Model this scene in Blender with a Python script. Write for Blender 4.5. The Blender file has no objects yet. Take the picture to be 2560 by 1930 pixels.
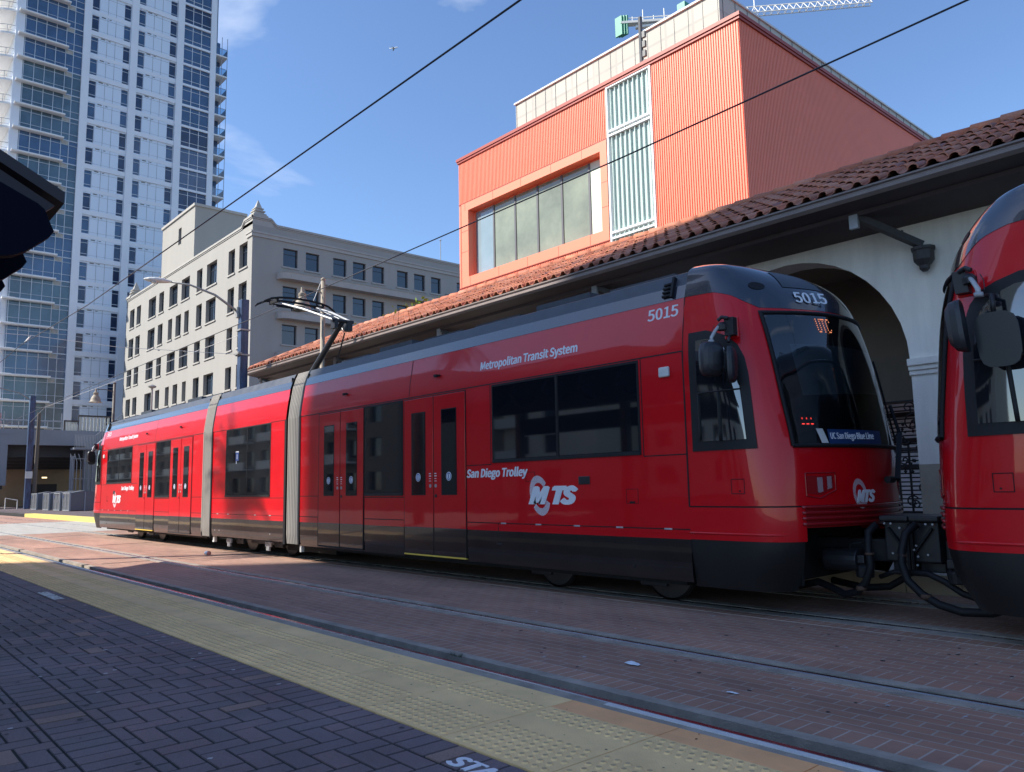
import bpy, bmesh, math, random
from mathutils import Vector, Matrix
random.seed(7)
R = math.radians
scene = bpy.context.scene
COL = scene.collection

# ------------------------------------------------------------ camera
cam_d = bpy.data.cameras.new('camera'); cam = bpy.data.objects.new('camera', cam_d); COL.objects.link(cam)
scene.camera = cam
FPX, YAW, PITCH, ROLL = 1966.08, 0.847691, 0.127304, -0.019358
cam_d.sensor_fit = 'HORIZONTAL'; cam_d.sensor_width = 36.0; cam_d.lens = 36.0*FPX/2560.0
cam_d.clip_start = 0.05; cam_d.clip_end = 3000
fw = Vector((-math.sin(YAW)*math.cos(PITCH), math.cos(YAW)*math.cos(PITCH), math.sin(PITCH)))
r0 = Vector((math.cos(YAW), math.sin(YAW), 0)); u0 = r0.cross(fw)
rr = math.cos(ROLL)*r0 + math.sin(ROLL)*u0; uu = -math.sin(ROLL)*r0 + math.cos(ROLL)*u0
cam.matrix_world = Matrix(((rr.x, uu.x, -fw.x, 0), (rr.y, uu.y, -fw.y, 0), (rr.z, uu.z, -fw.z, 1.3), (0, 0, 0, 1)))

# ------------------------------------------------------------ world, sun, exposure
SUN_AZ, SUN_EL = R(33), R(40)          # azimuth from -Y towards -X
sd = Vector((-math.sin(SUN_AZ)*math.cos(SUN_EL), -math.cos(SUN_AZ)*math.cos(SUN_EL), math.sin(SUN_EL)))
world = bpy.data.worlds.new("World"); scene.world = world; world.use_nodes = True
nt = world.node_tree; nt.nodes.clear()
wo = nt.nodes.new('ShaderNodeOutputWorld'); bg = nt.nodes.new('ShaderNodeBackground')
sky = nt.nodes.new('ShaderNodeTexSky'); sky.sky_type = 'NISHITA'; sky.sun_disc = False
sky.sun_elevation = SUN_EL; sky.sun_rotation = math.atan2(sd.x, sd.y)
sky.air_density = 1.0; sky.dust_density = 0.3; sky.ozone_density = 3.0
bg.inputs['Strength'].default_value = 0.135
# thin clouds high in the air
tc = nt.nodes.new('ShaderNodeTexCoord'); mp = nt.nodes.new('ShaderNodeMapping')
mp.inputs['Scale'].default_value = (1.0, 1.6, 3.4); mp.inputs['Location'].default_value = (7.3, 2.9, 1.1)
nz = nt.nodes.new('ShaderNodeTexNoise'); nz.inputs['Scale'].default_value = 2.1; nz.inputs['Detail'].default_value = 7; nz.inputs['Distortion'].default_value = 0.5
cr = nt.nodes.new('ShaderNodeValToRGB'); cr.color_ramp.elements[0].position = 0.57; cr.color_ramp.elements[1].position = 0.85
cr.color_ramp.elements[0].color = (0, 0, 0, 1); cr.color_ramp.elements[1].color = (.8, .8, .8, 1)
mx = nt.nodes.new('ShaderNodeMixRGB'); mx.inputs[2].default_value = (6.2, 6.6, 7.2, 1)
nt.links.new(tc.outputs['Generated'], mp.inputs[0]); nt.links.new(mp.outputs[0], nz.inputs[0]); nt.links.new(nz.outputs[0], cr.inputs[0])
nt.links.new(cr.outputs[0], mx.inputs[0]); tint = nt.nodes.new('ShaderNodeMixRGB'); tint.blend_type = 'MULTIPLY'; tint.inputs[0].default_value = 1; tint.inputs[2].default_value = (.90, .98, 1.09, 1); nt.links.new(sky.outputs[0], tint.inputs[1]); nt.links.new(tint.outputs[0], mx.inputs[1]); nt.links.new(mx.outputs[0], bg.inputs[0])
nt.links.new(bg.outputs[0], wo.inputs[0])
sun_d = bpy.data.lights.new('sun', 'SUN'); sun_d.energy = 5.0; sun_d.angle = R(0.5); sun_d.color = (1.0, 0.94, 0.84)
sun = bpy.data.objects.new('sun', sun_d); COL.objects.link(sun); sun.location = (0, 0, 60)
sun.rotation_euler = (-sd).to_track_quat('-Z', 'Y').to_euler()
scene.render.engine = 'CYCLES'
scene.view_settings.view_transform = 'Standard'; scene.view_settings.look = 'None'
scene.view_settings.gamma = 1.0; scene.view_settings.use_curve_mapping = False
scene.view_settings.exposure = 0.60

# ------------------------------------------------------------ materials
MATS = {}
def mat(name, color=(.5, .5, .5), rough=.6, metal=0.0, spec=None, coat=0.0, emit=None, estr=0.0, noise=0.0, nscale=6.0, bump=0.0, bscale=40.0, ior=None, streak=False):
    m = bpy.data.materials.new(name); m.use_nodes = True; t = m.node_tree; b = t.nodes['Principled BSDF']
    b.inputs['Base Color'].default_value = (*color, 1); b.inputs['Roughness'].default_value = rough; b.inputs['Metallic'].default_value = metal
    if spec is not None: b.inputs['Specular IOR Level'].default_value = spec
    if ior: b.inputs['IOR'].default_value = ior
    if coat: b.inputs['Coat Weight'].default_value = coat; b.inputs['Coat Roughness'].default_value = 0.03
    if emit: b.inputs['Emission Color'].default_value = (*emit, 1); b.inputs['Emission Strength'].default_value = estr
    if noise or bump:
        tc = t.nodes.new('ShaderNodeTexCoord'); mp = t.nodes.new('ShaderNodeMapping'); t.links.new(tc.outputs['Object'], mp.inputs[0])
        if streak: mp.inputs['Scale'].default_value = (1, 1, .18)
    if noise:
        n = t.nodes.new('ShaderNodeTexNoise'); n.inputs['Scale'].default_value = nscale; n.inputs['Detail'].default_value = 6; n.inputs['Roughness'].default_value = .65
        t.links.new(mp.outputs[0], n.inputs[0])
        mr = t.nodes.new('ShaderNodeMapRange'); mr.inputs[1].default_value = .3; mr.inputs[2].default_value = .7; mr.inputs[3].default_value = 1-noise; mr.inputs[4].default_value = 1+noise*.6
        t.links.new(n.outputs[0], mr.inputs[0])
        mm = t.nodes.new('ShaderNodeVectorMath'); mm.operation = 'SCALE'; mm.inputs[0].default_value = color
        t.links.new(mr.outputs[0], mm.inputs['Scale']); t.links.new(mm.outputs[0], b.inputs['Base Color'])
        m2 = t.nodes.new('ShaderNodeMapRange'); m2.inputs[3].default_value = max(0, rough-.12*noise*3); m2.inputs[4].default_value = min(1, rough+.12*noise*3)
        t.links.new(n.outputs[0], m2.inputs[0]); t.links.new(m2.outputs[0], b.inputs['Roughness'])
    if bump:
        n2 = t.nodes.new('ShaderNodeTexNoise'); n2.inputs['Scale'].default_value = bscale; n2.inputs['Detail'].default_value = 4
        t.links.new(tc.outputs['Object'], n2.inputs[0])
        bp = t.nodes.new('ShaderNodeBump'); bp.inputs['Strength'].default_value = bump; bp.inputs['Distance'].default_value = .02
        t.links.new(n2.outputs[0], bp.inputs['Height']); t.links.new(bp.outputs[0], b.inputs['Normal'])
        if coat: t.links.new(bp.outputs[0], b.inputs['Coat Normal'])
    MATS[name] = m
    return m
def nodes(m): return m.node_tree, m.node_tree.nodes, m.node_tree.links, m.node_tree.nodes['Principled BSDF']

mat('red_paint', (.60, .004, .010), .34, coat=.60, spec=.2, noise=.07, nscale=1.4, bump=.10, bscale=1.3)
mat('deep_red', (.30, .008, .012), .35, coat=.5)
mat('roof_paint', (.022, .027, .042), .22, coat=1.0, noise=.12, nscale=3)
mat('roof_matte', (.05, .057, .072), .45, noise=.35, nscale=5)
mat('skirt_paint', (.018, .014, .013), .2, coat=.6, noise=.3, nscale=2.5, bump=.05, bscale=1.3)
mat('rubber', (.010, .010, .012), .6, spec=.3)
mat('underframe', (.01, .01, .011), .8)
mat('black_metal', (.02, .02, .023), .42, noise=.3, nscale=8)
mat('tram_glass', (.008, .010, .014), .03, spec=1.0, ior=1.75)
mat('bellows_cloth', (.30, .28, .25), .8, noise=.12, nscale=6, streak=True)
mat('steel', (.40, .37, .36), .27, metal=1.0, noise=.2, nscale=4)
mat('dull_steel', (.42, .43, .44), .5, metal=.3, noise=.25, nscale=9)
mat('rust', (.10, .055, .035), .8, noise=.4, nscale=7)
mat('white_vinyl', (.74, .76, .80), .45)
mat('grey_white', (.62, .62, .60), .5, noise=.1, nscale=12)
mat('yellow_edge', (.75, .52, .08), .55)
mat('led_amber', (.2, .05, .01), .5, emit=(1.0, .32, .14), estr=.8)
mat('led_red', (.2, .01, .01), .5, emit=(1.0, .06, .05), estr=1.0)
mat('lamp_lens', (.55, .57, .6), .12, metal=.6)
mat('sign_blue', (.02, .05, .15), .35)
mat('badge_blue', (.05, .10, .33), .4)
mat('blind_cloth', (.16, .20, .22), .8)
mat('concrete', (.42, .40, .36), .85, noise=.28, nscale=2.5, bump=.25, bscale=60)
mat('concrete_strip', (.36, .31, .255), .85, noise=.35, nscale=3.5, bump=.3, bscale=90)
mat('trench', (.02, .02, .018), .9)
mat('asphalt', (.06, .06, .062), .9, noise=.3, nscale=1.5)
mat('kerb_yellow', (.74, .60, .16), .75, noise=.18, nscale=5)
mat('dome_worn', (.56, .38, .19), .8, noise=.25, nscale=9)
mat('tactile_yellow', (.92, .60, .27), .72, noise=.16, nscale=3.2, bump=.2, bscale=120)
mat('tactile_orange', (.92, .45, .19), .65, noise=.14, nscale=5, bump=.15, bscale=120)
mat('stucco', (.90, .84, .73), .9, noise=.2, nscale=1.4, bump=.3, bscale=45, streak=True)
mat('stucco_base', (.40, .34, .25), .9, noise=.15, nscale=3, bump=.3, bscale=45)
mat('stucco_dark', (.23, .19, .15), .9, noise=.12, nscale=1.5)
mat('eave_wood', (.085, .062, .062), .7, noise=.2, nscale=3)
mat('gutter', (.24, .19, .17), .55, noise=.15, nscale=3)
mat('bronze', (.05, .045, .045), .55, noise=.25, nscale=14)
mat('slat_white', (.88, .90, .94), .6)
mat('iron', (.014, .014, .015), .5)
mat('grey_building', (.36, .345, .315), .9, noise=.07, nscale=.35, bump=.12, bscale=8, streak=True)
mat('grey_trim', (.42, .40, .365), .85, noise=.08, nscale=1.5)
mat('window_frame_dark', (.03, .035, .045), .4)
mat('window_glass', (.018, .028, .045), .04, spec=.9)
mat('orange_panel', (.90, .24, .135), .5, noise=.05, nscale=1.0)
mat('orange_flat', (.88, .25, .14), .5, noise=.03, nscale=1.5)
mat('orange_dark', (.36, .05, .03), .5)
mat('museum_reflection_green', (.26, .29, .21), .07, spec=.7, noise=.3, nscale=.7)  # sunlit greenish reflection painted into the pane colour
mat('museum_reflection_blue', (.27, .36, .40), .05, spec=.8, noise=.15, nscale=.5)  # bluish part of the same reflection, painted as pane colour
mat('blind_pale', (.62, .74, .60), .5)
mat('mullion_grey', (.12, .12, .125), .4)
mat('channel_glass', (.47, .57, .52), .14, spec=.7)
mat('channel_fin', (.66, .76, .71), .25)
mat('strip_frame', (.80, .82, .84), .4)
mat('tower_white', (.78, .80, .84), .6, noise=.04, nscale=.3)
mat('tower_slab', (.82, .81, .79), .55)
mat('tower_panel', (.70, .77, .86), .35, spec=.6)
mat('tower_cream', (.72, .69, .62), .7)
mat('tower_glass', (.045, .10, .20), .06, spec=1.0, noise=.4, nscale=.28)
mat('tower_glass_dark', (.02, .042, .10), .06, spec=.8, noise=.5, nscale=.5)
mat('tower_mullion', (.55, .60, .66), .4)
mat('podium_paint', (.25, .28, .33), .75, noise=.06, nscale=.5)
mat('podium_dark', (.07, .075, .085), .8)
mat('tan_wall', (.46, .38, .27), .85, noise=.1, nscale=.8)
mat('railing_grey', (.30, .33, .37), .5)
mat('fence_slat', (.50, .52, .47), .6)
mat('blue_pole', (.045, .075, .15), .4, noise=.75, nscale=7, streak=True)
mat('galvanised', (.34, .33, .31), .5, metal=.2, noise=.15, nscale=10)
mat('lamp_tan', (.30, .25, .19), .6, noise=.12, nscale=9)
mat('pole_brown', (.12, .10, .085), .6)
mat('locker_mesh', (.12, .13, .15), .5, metal=.2, noise=.3, nscale=30)
mat('locker_frame', (.25, .27, .30), .5)
mat('wire', (.03, .03, .04), .5)
mat('wire_light', (.55, .55, .55), .4)
mat('shelter_brown', (.03, .022, .028), .6, noise=.15, nscale=4)
mat('shelter_navy', (.004, .005, .014), .8, spec=.1)
mat('crane_white', (.78, .76, .70), .5)
mat('crane_green', (.05, .30, .20), .5)
mat('plane_white', (.85, .86, .88), .4)
mat('bark', (.16, .12, .09), .9, noise=.3, nscale=10)
mat('palm_green', (.06, .10, .03), .6)
mat('vine_green', (.22, .36, .05), .6)
mat('weed_green', (.04, .07, .025), .7)
mat('paper', (.75, .77, .82), .7)
mat('cup_red', (.65, .25, .2), .6)
mat('apartment_tan', (.62, .56, .46), .9, noise=.1, nscale=.3)
mat('interior_dark', (.03, .03, .035), .9)

def clear_glass(name, tint=(.55, .62, .66), refl=.9, base=.06):
    m = bpy.data.materials.new(name); m.use_nodes = True; t = m.node_tree; t.nodes.clear()
    o = t.nodes.new('ShaderNodeOutputMaterial'); tr = t.nodes.new('ShaderNodeBsdfTransparent'); gl = t.nodes.new('ShaderNodeBsdfGlossy')
    tr.inputs[0].default_value = (*tint, 1); gl.inputs['Roughness'].default_value = .02; gl.inputs[0].default_value = (refl, refl, refl, 1)
    fr = t.nodes.new('ShaderNodeFresnel'); fr.inputs[0].default_value = 1.5
    ad = t.nodes.new('ShaderNodeMath'); ad.operation = 'ADD'; ad.inputs[1].default_value = base; t.links.new(fr.outputs[0], ad.inputs[0])
    mx = t.nodes.new('ShaderNodeMixShader'); t.links.new(ad.outputs[0], mx.inputs[0]); t.links.new(tr.outputs[0], mx.inputs[1]); t.links.new(gl.outputs[0], mx.inputs[2])
    t.links.new(mx.outputs[0], o.inputs[0]); MATS[name] = m
clear_glass('windscreen_glass', tint=(.42, .47, .50))
clear_glass('cab_glass', tint=(.22, .24, .26), base=.10)

def brick_mat(name, c1, c2, mortar, bw, bh, msize=.006, stain=.35, offs=.5, noisy=(1.2, .5)):
    m = mat(name, c1, .8); t, N, L, b = nodes(m)
    tc = N.new('ShaderNodeTexCoord'); br = N.new('ShaderNodeTexBrick'); L.new(tc.outputs['Object'], br.inputs['Vector'])
    br.inputs['Color1'].default_value = (*c1, 1); br.inputs['Color2'].default_value = (*c2, 1); br.inputs['Mortar'].default_value = (*mortar, 1)
    br.inputs['Scale'].default_value = 1; br.inputs['Mortar Size'].default_value = msize; br.inputs['Mortar Smooth'].default_value = .2
    br.inputs['Brick Width'].default_value = bw; br.inputs['Row Height'].default_value = bh; br.offset = offs; br.inputs['Bias'].default_value = 0
    n = N.new('ShaderNodeTexNoise'); n.inputs['Scale'].default_value = noisy[0]; n.inputs['Detail'].default_value = 8; n.inputs['Roughness'].default_value = .7
    mp = N.new('ShaderNodeMapping'); mp.inputs['Scale'].default_value = (noisy[1], 1, 1); L.new(tc.outputs['Object'], mp.inputs[0]); L.new(mp.outputs[0], n.inputs[0])
    mr = N.new('ShaderNodeMapRange'); mr.inputs[1].default_value = .3; mr.inputs[2].default_value = .72; mr.inputs[3].default_value = 1-stain; mr.inputs[4].default_value = 1+stain*.5
    L.new(n.outputs[0], mr.inputs[0]); s = N.new('ShaderNodeVectorMath'); s.operation = 'SCALE'; L.new(br.outputs['Color'], s.inputs[0]); L.new(mr.outputs[0], s.inputs['Scale'])
    L.new(s.outputs[0], b.inputs['Base Color'])
    bp = N.new('ShaderNodeBump'); bp.inputs['Strength'].default_value = .5; bp.inputs['Distance'].default_value = .004; bp.invert = True
    n2 = N.new('ShaderNodeTexNoise'); n2.inputs['Scale'].default_value = 70; L.new(tc.outputs['Object'], n2.inputs[0])
    ad = N.new('ShaderNodeMath'); ad.operation = 'MULTIPLY_ADD'; L.new(n2.outputs[0], ad.inputs[0]); ad.inputs[1].default_value = -.5; L.new(br.outputs['Fac'], ad.inputs[2])
    L.new(ad.outputs[0], bp.inputs['Height']); L.new(bp.outputs[0], b.inputs['Normal'])
    return m
brick_mat('track_brick', (.42, .225, .150), (.35, .19, .135), (.43, .36, .30), .208, .104, .006, stain=.42, noisy=(1.0, .35))
brick_mat('soldier_brick', (.42, .225, .150), (.35, .19, .135), (.46, .38, .32), .104, .208, .006, stain=.4, offs=0)
brick_mat('far_brick', (.42, .225, .16), (.36, .195, .145), (.45, .34, .27), .208, .104, .006)
brick_mat('paver_sheet', (.12, .10, .115), (.16, .11, .11), (.02, .02, .022), .205, .103, .008)

def island_mat(name, ramp, rough=.75, speck=.25, sscale=180):
    m = mat(name, (.1, .1, .1), rough); t, N, L, b = nodes(m)
    g = N.new('ShaderNodeNewGeometry'); r = N.new('ShaderNodeValToRGB'); r.color_ramp.interpolation = 'CONSTANT'
    el = r.color_ramp.elements; el[0].position = ramp[0][0]; el[0].color = (*ramp[0][1], 1); el[1].position = ramp[1][0]; el[1].color = (*ramp[1][1], 1)
    for p, c in ramp[2:]:
        e = el.new(p); e.color = (*c, 1)
    L.new(g.outputs['Random Per Island'], r.inputs[0])
    tc = N.new('ShaderNodeTexCoord'); n = N.new('ShaderNodeTexNoise'); n.inputs['Scale'].default_value = sscale; n.inputs['Detail'].default_value = 3
    L.new(tc.outputs['Object'], n.inputs[0])
    n3 = N.new('ShaderNodeTexNoise'); n3.inputs['Scale'].default_value = 1.1; n3.inputs['Detail'].default_value = 6; L.new(tc.outputs['Object'], n3.inputs[0])
    mr = N.new('ShaderNodeMapRange'); mr.inputs[1].default_value = .3; mr.inputs[2].default_value = .7; mr.inputs[3].default_value = 1-speck; mr.inputs[4].default_value = 1+speck
    L.new(n.outputs[0], mr.inputs[0])
    m3 = N.new('ShaderNodeMapRange'); m3.inputs[1].default_value = .3; m3.inputs[2].default_value = .7; m3.inputs[3].default_value = .72; m3.inputs[4].default_value = 1.2; L.new(n3.outputs[0], m3.inputs[0])
    ml = N.new('ShaderNodeMath'); ml.operation = 'MULTIPLY'; L.new(mr.outputs[0], ml.inputs[0]); L.new(m3.outputs[0], ml.inputs[1])
    s = N.new('ShaderNodeVectorMath'); s.operation = 'SCALE'; L.new(r.outputs[0], s.inputs[0]); L.new(ml.outputs[0], s.inputs['Scale']); L.new(s.outputs[0], b.inputs['Base Color'])
    bp = N.new('ShaderNodeBump'); bp.inputs['Strength'].default_value = .35; bp.inputs['Distance'].default_value = .004; L.new(n.outputs[0], bp.inputs['Height']); L.new(bp.outputs[0], b.inputs['Normal'])
    return m
island_mat('platform_paver', [(0, (.155, .120, .128)), (.22, (.17, .125, .13)), (.45, (.140, .115, .122)), (.62, (.19, .13, .132)), (.80, (.158, .118, .122)), (.95, (.26, .17, .14))])
island_mat('roof_tile', [(0, (.44, .17, .10)), (.2, (.52, .19, .10)), (.4, (.40, .13, .07)), (.6, (.50, .21, .13)), (.78, (.47, .15, .08)), (.94, (.30, .13, .10))], speck=.15, sscale=30)

# corrugated weathered mesh wall
m = mat('mesh_screen', (.55, .54, .48), .7); t, N, L, b = nodes(m)
tc = N.new('ShaderNodeTexCoord'); br = N.new('ShaderNodeTexBrick'); mp = N.new('ShaderNodeMapping'); mp.inputs['Rotation'].default_value = (R(90), 0, 0)
L.new(tc.outputs['Object'], mp.inputs[0]); L.new(mp.outputs[0], br.inputs[0])
br.inputs['Color1'].default_value = (.54, .53, .45, 1); br.inputs['Color2'].default_value = (.42, .41, .36, 1); br.inputs['Mortar'].default_value = (.34, .34, .31, 1)
br.inputs['Brick Width'].default_value = 1.15; br.inputs['Row Height'].default_value = .62; br.inputs['Mortar Size'].default_value = .07; br.inputs['Scale'].default_value = 1; br.offset = 0; br.inputs['Mortar Smooth'].default_value = .6
n = N.new('ShaderNodeTexNoise'); n.inputs['Scale'].default_value = .8; n.inputs['Detail'].default_value = 5; L.new(tc.outputs['Object'], n.inputs[0])
mxx = N.new('ShaderNodeMixRGB'); mxx.inputs[2].default_value = (.48, .47, .41, 1); L.new(n.outputs[0], mxx.inputs[0]); L.new(br.outputs[0], mxx.inputs[1]); L.new(mxx.outputs[0], b.inputs['Base Color'])

# ------------------------------------------------------------ mesh helpers
class MB:
    def __init__(s): s.v = []; s.f = []; s.m = []; s.T = None
    def add(s, vs, fs, mi=0):
        o = len(s.v)
        s.v += [tuple(v) for v in vs]; s.f += [tuple(i+o for i in f) for f in fs]; s.m += [mi]*len(fs)
        return s
    def box(s, x0, x1, y0, y1, z0, z1, mi=0):
        return s.add([(x0, y0, z0), (x1, y0, z0), (x1, y1, z0), (x0, y1, z0), (x0, y0, z1), (x1, y0, z1), (x1, y1, z1), (x0, y1, z1)],
                     [(0, 3, 2, 1), (4, 5, 6, 7), (0, 1, 5, 4), (1, 2, 6, 5), (2, 3, 7, 6), (3, 0, 4, 7)], mi)
    def quad(s, a, b, c, d, mi=0): return s.add([a, b, c, d], [(0, 1, 2, 3)], mi)
    def chbox(s, x0, x1, y0, y1, z0, z1, c, mi=0):     # top-chamfered block
        return s.add([(x0, y0, z0), (x1, y0, z0), (x1, y1, z0), (x0, y1, z0), (x0+c, y0+c, z1), (x1-c, y0+c, z1), (x1-c, y1-c, z1), (x0+c, y1-c, z1)],
                     [(4, 5, 6, 7), (0, 1, 5, 4), (1, 2, 6, 5), (2, 3, 7, 6), (3, 0, 4, 7)], mi)
    def prism(s, poly, d, mi=0):                        # poly: list of 3D points, d: extrusion vector
        n = len(poly); d = Vector(d); p2 = [tuple(Vector(p)+d) for p in poly]
        return s.add(list(poly)+p2, [tuple(range(n-1, -1, -1)), tuple(range(n, 2*n))]+[(i, (i+1) % n, (i+1) % n+n, i+n) for i in range(n)], mi)
    def tube(s, pts, r, n=8, mi=0, cap=True):
        pts = [Vector(p) for p in pts]; rs = r if isinstance(r, (list, tuple)) else [r]*len(pts); vs = []; up = None
        for i, p in enumerate(pts):
            d = (pts[min(i+1, len(pts)-1)]-pts[max(i-1, 0)]).normalized()
            if up is None: up = Vector((0, 0, 1)) if abs(d.z) < .9 else Vector((1, 0, 0))
            a = d.cross(up).normalized(); b = a.cross(d).normalized(); up = b
            for k in range(n):
                t = 2*math.pi*k/n; vs.append(p+a*math.cos(t)*rs[i]+b*math.sin(t)*rs[i])
        fs = [(i*n+k, i*n+(k+1) % n, (i+1)*n+(k+1) % n, (i+1)*n+k) for i in range(len(pts)-1) for k in range(n)]
        if cap: fs += [tuple(range(n-1, -1, -1)), tuple(range((len(pts)-1)*n, len(pts)*n))]
        return s.add(vs, fs, mi)
    def bar(s, a, b, w, h, mi=0):                       # rectangular bar between two points
        a = Vector(a); b = Vector(b); d = (b-a).normalized(); up = Vector((0, 0, 1)) if abs(d.z) < .95 else Vector((1, 0, 0))
        x = d.cross(up).normalized()*w/2; y = x.cross(d).normalized()*h/2
        vs = [a-x-y, a+x-y, a+x+y, a-x+y, b-x-y, b+x-y, b+x+y, b-x+y]
        return s.add(vs, [(0, 1, 2, 3), (7, 6, 5, 4), (0, 4, 5, 1), (1, 5, 6, 2), (2, 6, 7, 3), (3, 7, 4, 0)], mi)
    def lathe(s, prof, c=(0, 0, 0), n=20, mi=0, axis='z'):
        vs = []
        for r, z in prof:
            for k in range(n):
                t = 2*math.pi*k/n; p = (r*math.cos(t), r*math.sin(t), z)
                if axis == 'y': p = (p[0], p[2], p[1])
                if axis == 'x': p = (p[2], p[0], p[1])
                vs.append((c[0]+p[0], c[1]+p[1], c[2]+p[2]))
        fs = [(i*n+k, i*n+(k+1) % n, (i+1)*n+(k+1) % n, (i+1)*n+k) for i in range(len(prof)-1) for k in range(n)]
        fs += [tuple(range(n-1, -1, -1)), tuple(range((len(prof)-1)*n, len(prof)*n))]
        return s.add(vs, fs, mi)
    def grid(s, P, mi=0):                               # P[i][j] points
        a, b = len(P), len(P[0]); vs = [p for row in P for p in row]
        return s.add(vs, [(i*b+j, i*b+j+1, (i+1)*b+j+1, (i+1)*b+j) for i in range(a-1) for j in range(b-1)], mi)
    def build(s, name, mats, parent=None, smooth=False, bevel=0, X=None, recalc=True, auto=None):
        vs = s.v
        if X: vs = [X(v) for v in vs]
        if parent is not None and parent.get('_loc'): l = parent['_loc']; vs = [(v[0]-l[0], v[1]-l[1], v[2]-l[2]) for v in vs]
        me = bpy.data.meshes.new(name); me.from_pydata(vs, [], s.f)
        for mm in ([mats] if isinstance(mats, str) else mats): me.materials.append(MATS[mm])
        for p, mi in zip(me.polygons, s.m): p.material_index = mi
        if recalc:
            bm = bmesh.new(); bm.from_mesh(me); bmesh.ops.recalc_face_normals(bm, faces=bm.faces); bm.to_mesh(me); bm.free()
        if smooth:
            for p in me.polygons: p.use_smooth = True
            if auto: me.set_sharp_from_angle(angle=R(auto))
        me.update()
        o = bpy.data.objects.new(name, me); COL.objects.link(o)
        if parent is not None:
            o.parent = parent
            if parent.get('_loc'): o['_loc'] = list(parent['_loc'])
        if bevel:
            bv = o.modifiers.new('bevel', 'BEVEL'); bv.width = bevel; bv.segments = 2; bv.limit_method = 'ANGLE'; bv.angle_limit = R(40)
        return o
def build_each(mb, name, mats, parent=None, **k):       # one object for every connected piece
    n = len(mb.v); par = list(range(n))
    def find(a):
        while par[a] != a: par[a] = par[par[a]]; a = par[a]
        return a
    for f in mb.f:
        r_ = find(f[0])
        for v_ in f[1:]: par[find(v_)] = r_
    groups = {}
    for f, m_ in zip(mb.f, mb.m): groups.setdefault(find(f[0]), []).append((f, m_))
    out = []
    for fs in groups.values():
        used = sorted(set(i for f, _ in fs for i in f)); ix = {a: b_ for b_, a in enumerate(used)}
        q = MB(); q.v = [mb.v[i] for i in used]; q.f = [tuple(ix[i] for i in f) for f, _ in fs]; q.m = [m_ for _, m_ in fs]
        out.append(q.build(name, mats, parent, **k))
    return out
def thing(name, label, cat, loc=(0, 0, 0), group=None, mesh=None):
    o = bpy.data.objects.new(name, mesh); COL.objects.link(o); o.location = loc
    if any(loc): o['_loc'] = list(loc)
    o['label'] = label; o['category'] = cat
    if group: o['group'] = group
    return o
def tag(o, label, cat, group=None):
    o['label'] = label; o['category'] = cat
    if group: o['group'] = group
    return o
def struct(o, kind='structure'): o['kind'] = kind; return o
def copy_tree(o, parent=None):
    c = o.copy(); COL.objects.link(c)
    if parent: c.parent = parent
    for ch in list(o.children): copy_tree(ch, c)
    return c
FONT_SANS = None
try:
    import os
    fp = os.path.join(bpy.utils.system_resource('DATAFILES', path='fonts'), 'Noto Sans CJK Regular.woff2')
    if os.path.exists(fp): FONT_SANS = bpy.data.fonts.load(fp)      # the sans face shipped inside Blender; the built-in one if absent
except Exception: FONT_SANS = None
def text(body, size, m, loc, rot, name, parent=None, shear=0, bold=0, sx=1, align='LEFT', sp=1.0, ext=.0015, sans=True):
    cu = bpy.data.curves.new(name, 'FONT'); cu.body = body; use_s = FONT_SANS is not None and sans
    cu.size = size*(2.42 if use_s else 1)
    if use_s: cu.font = FONT_SANS; sx *= 1.18; cu.offset = 0
    cu.size = cu.size; cu.extrude = ext; cu.shear = shear; cu.offset = (bold*.55 if FONT_SANS is not None and sans else bold); cu.align_x = align; cu.space_character = sp; cu.resolution_u = 3
    tmp = bpy.data.objects.new('tmp', cu); COL.objects.link(tmp); bpy.context.view_layer.update()
    me = bpy.data.meshes.new_from_object(tmp.evaluated_get(bpy.context.evaluated_depsgraph_get())); bpy.data.objects.remove(tmp)
    if use_s and bold:                                   # heavier strokes: the outline again, a hair to each side
        b0 = bmesh.new(); b0.from_mesh(me)
        for dx_, dy_, dz_ in ((bold*.75, 0, -.0004), (-bold*.75, 0, -.0008), (0, bold*.5, -.0012)):
            b1 = bmesh.new(); b1.from_mesh(me); bmesh.ops.translate(b1, verts=b1.verts, vec=(dx_, dy_, dz_)); m1 = bpy.data.meshes.new('t'); b1.to_mesh(m1); b1.free(); b0.from_mesh(m1); bpy.data.meshes.remove(m1)
        b0.to_mesh(me); b0.free()
    me.name = name; M = Matrix.Translation(loc) @ (rot if isinstance(rot, Matrix) else Matrix.Identity(4)) @ Matrix.Diagonal((sx, 1, 1, 1))
    me.transform(M); me.materials.clear(); me.materials.append(MATS[m])
    o = bpy.data.objects.new(name, me); COL.objects.link(o)
    if parent:
        o.parent = parent
        if parent.get('_loc'): o['_loc'] = list(parent['_loc']); me.transform(Matrix.Translation([-q for q in parent['_loc']]))
    return o
ROT_NEGY = Matrix.Rotation(R(90), 4, 'X')               # text upright, facing -Y, reading +X
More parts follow.
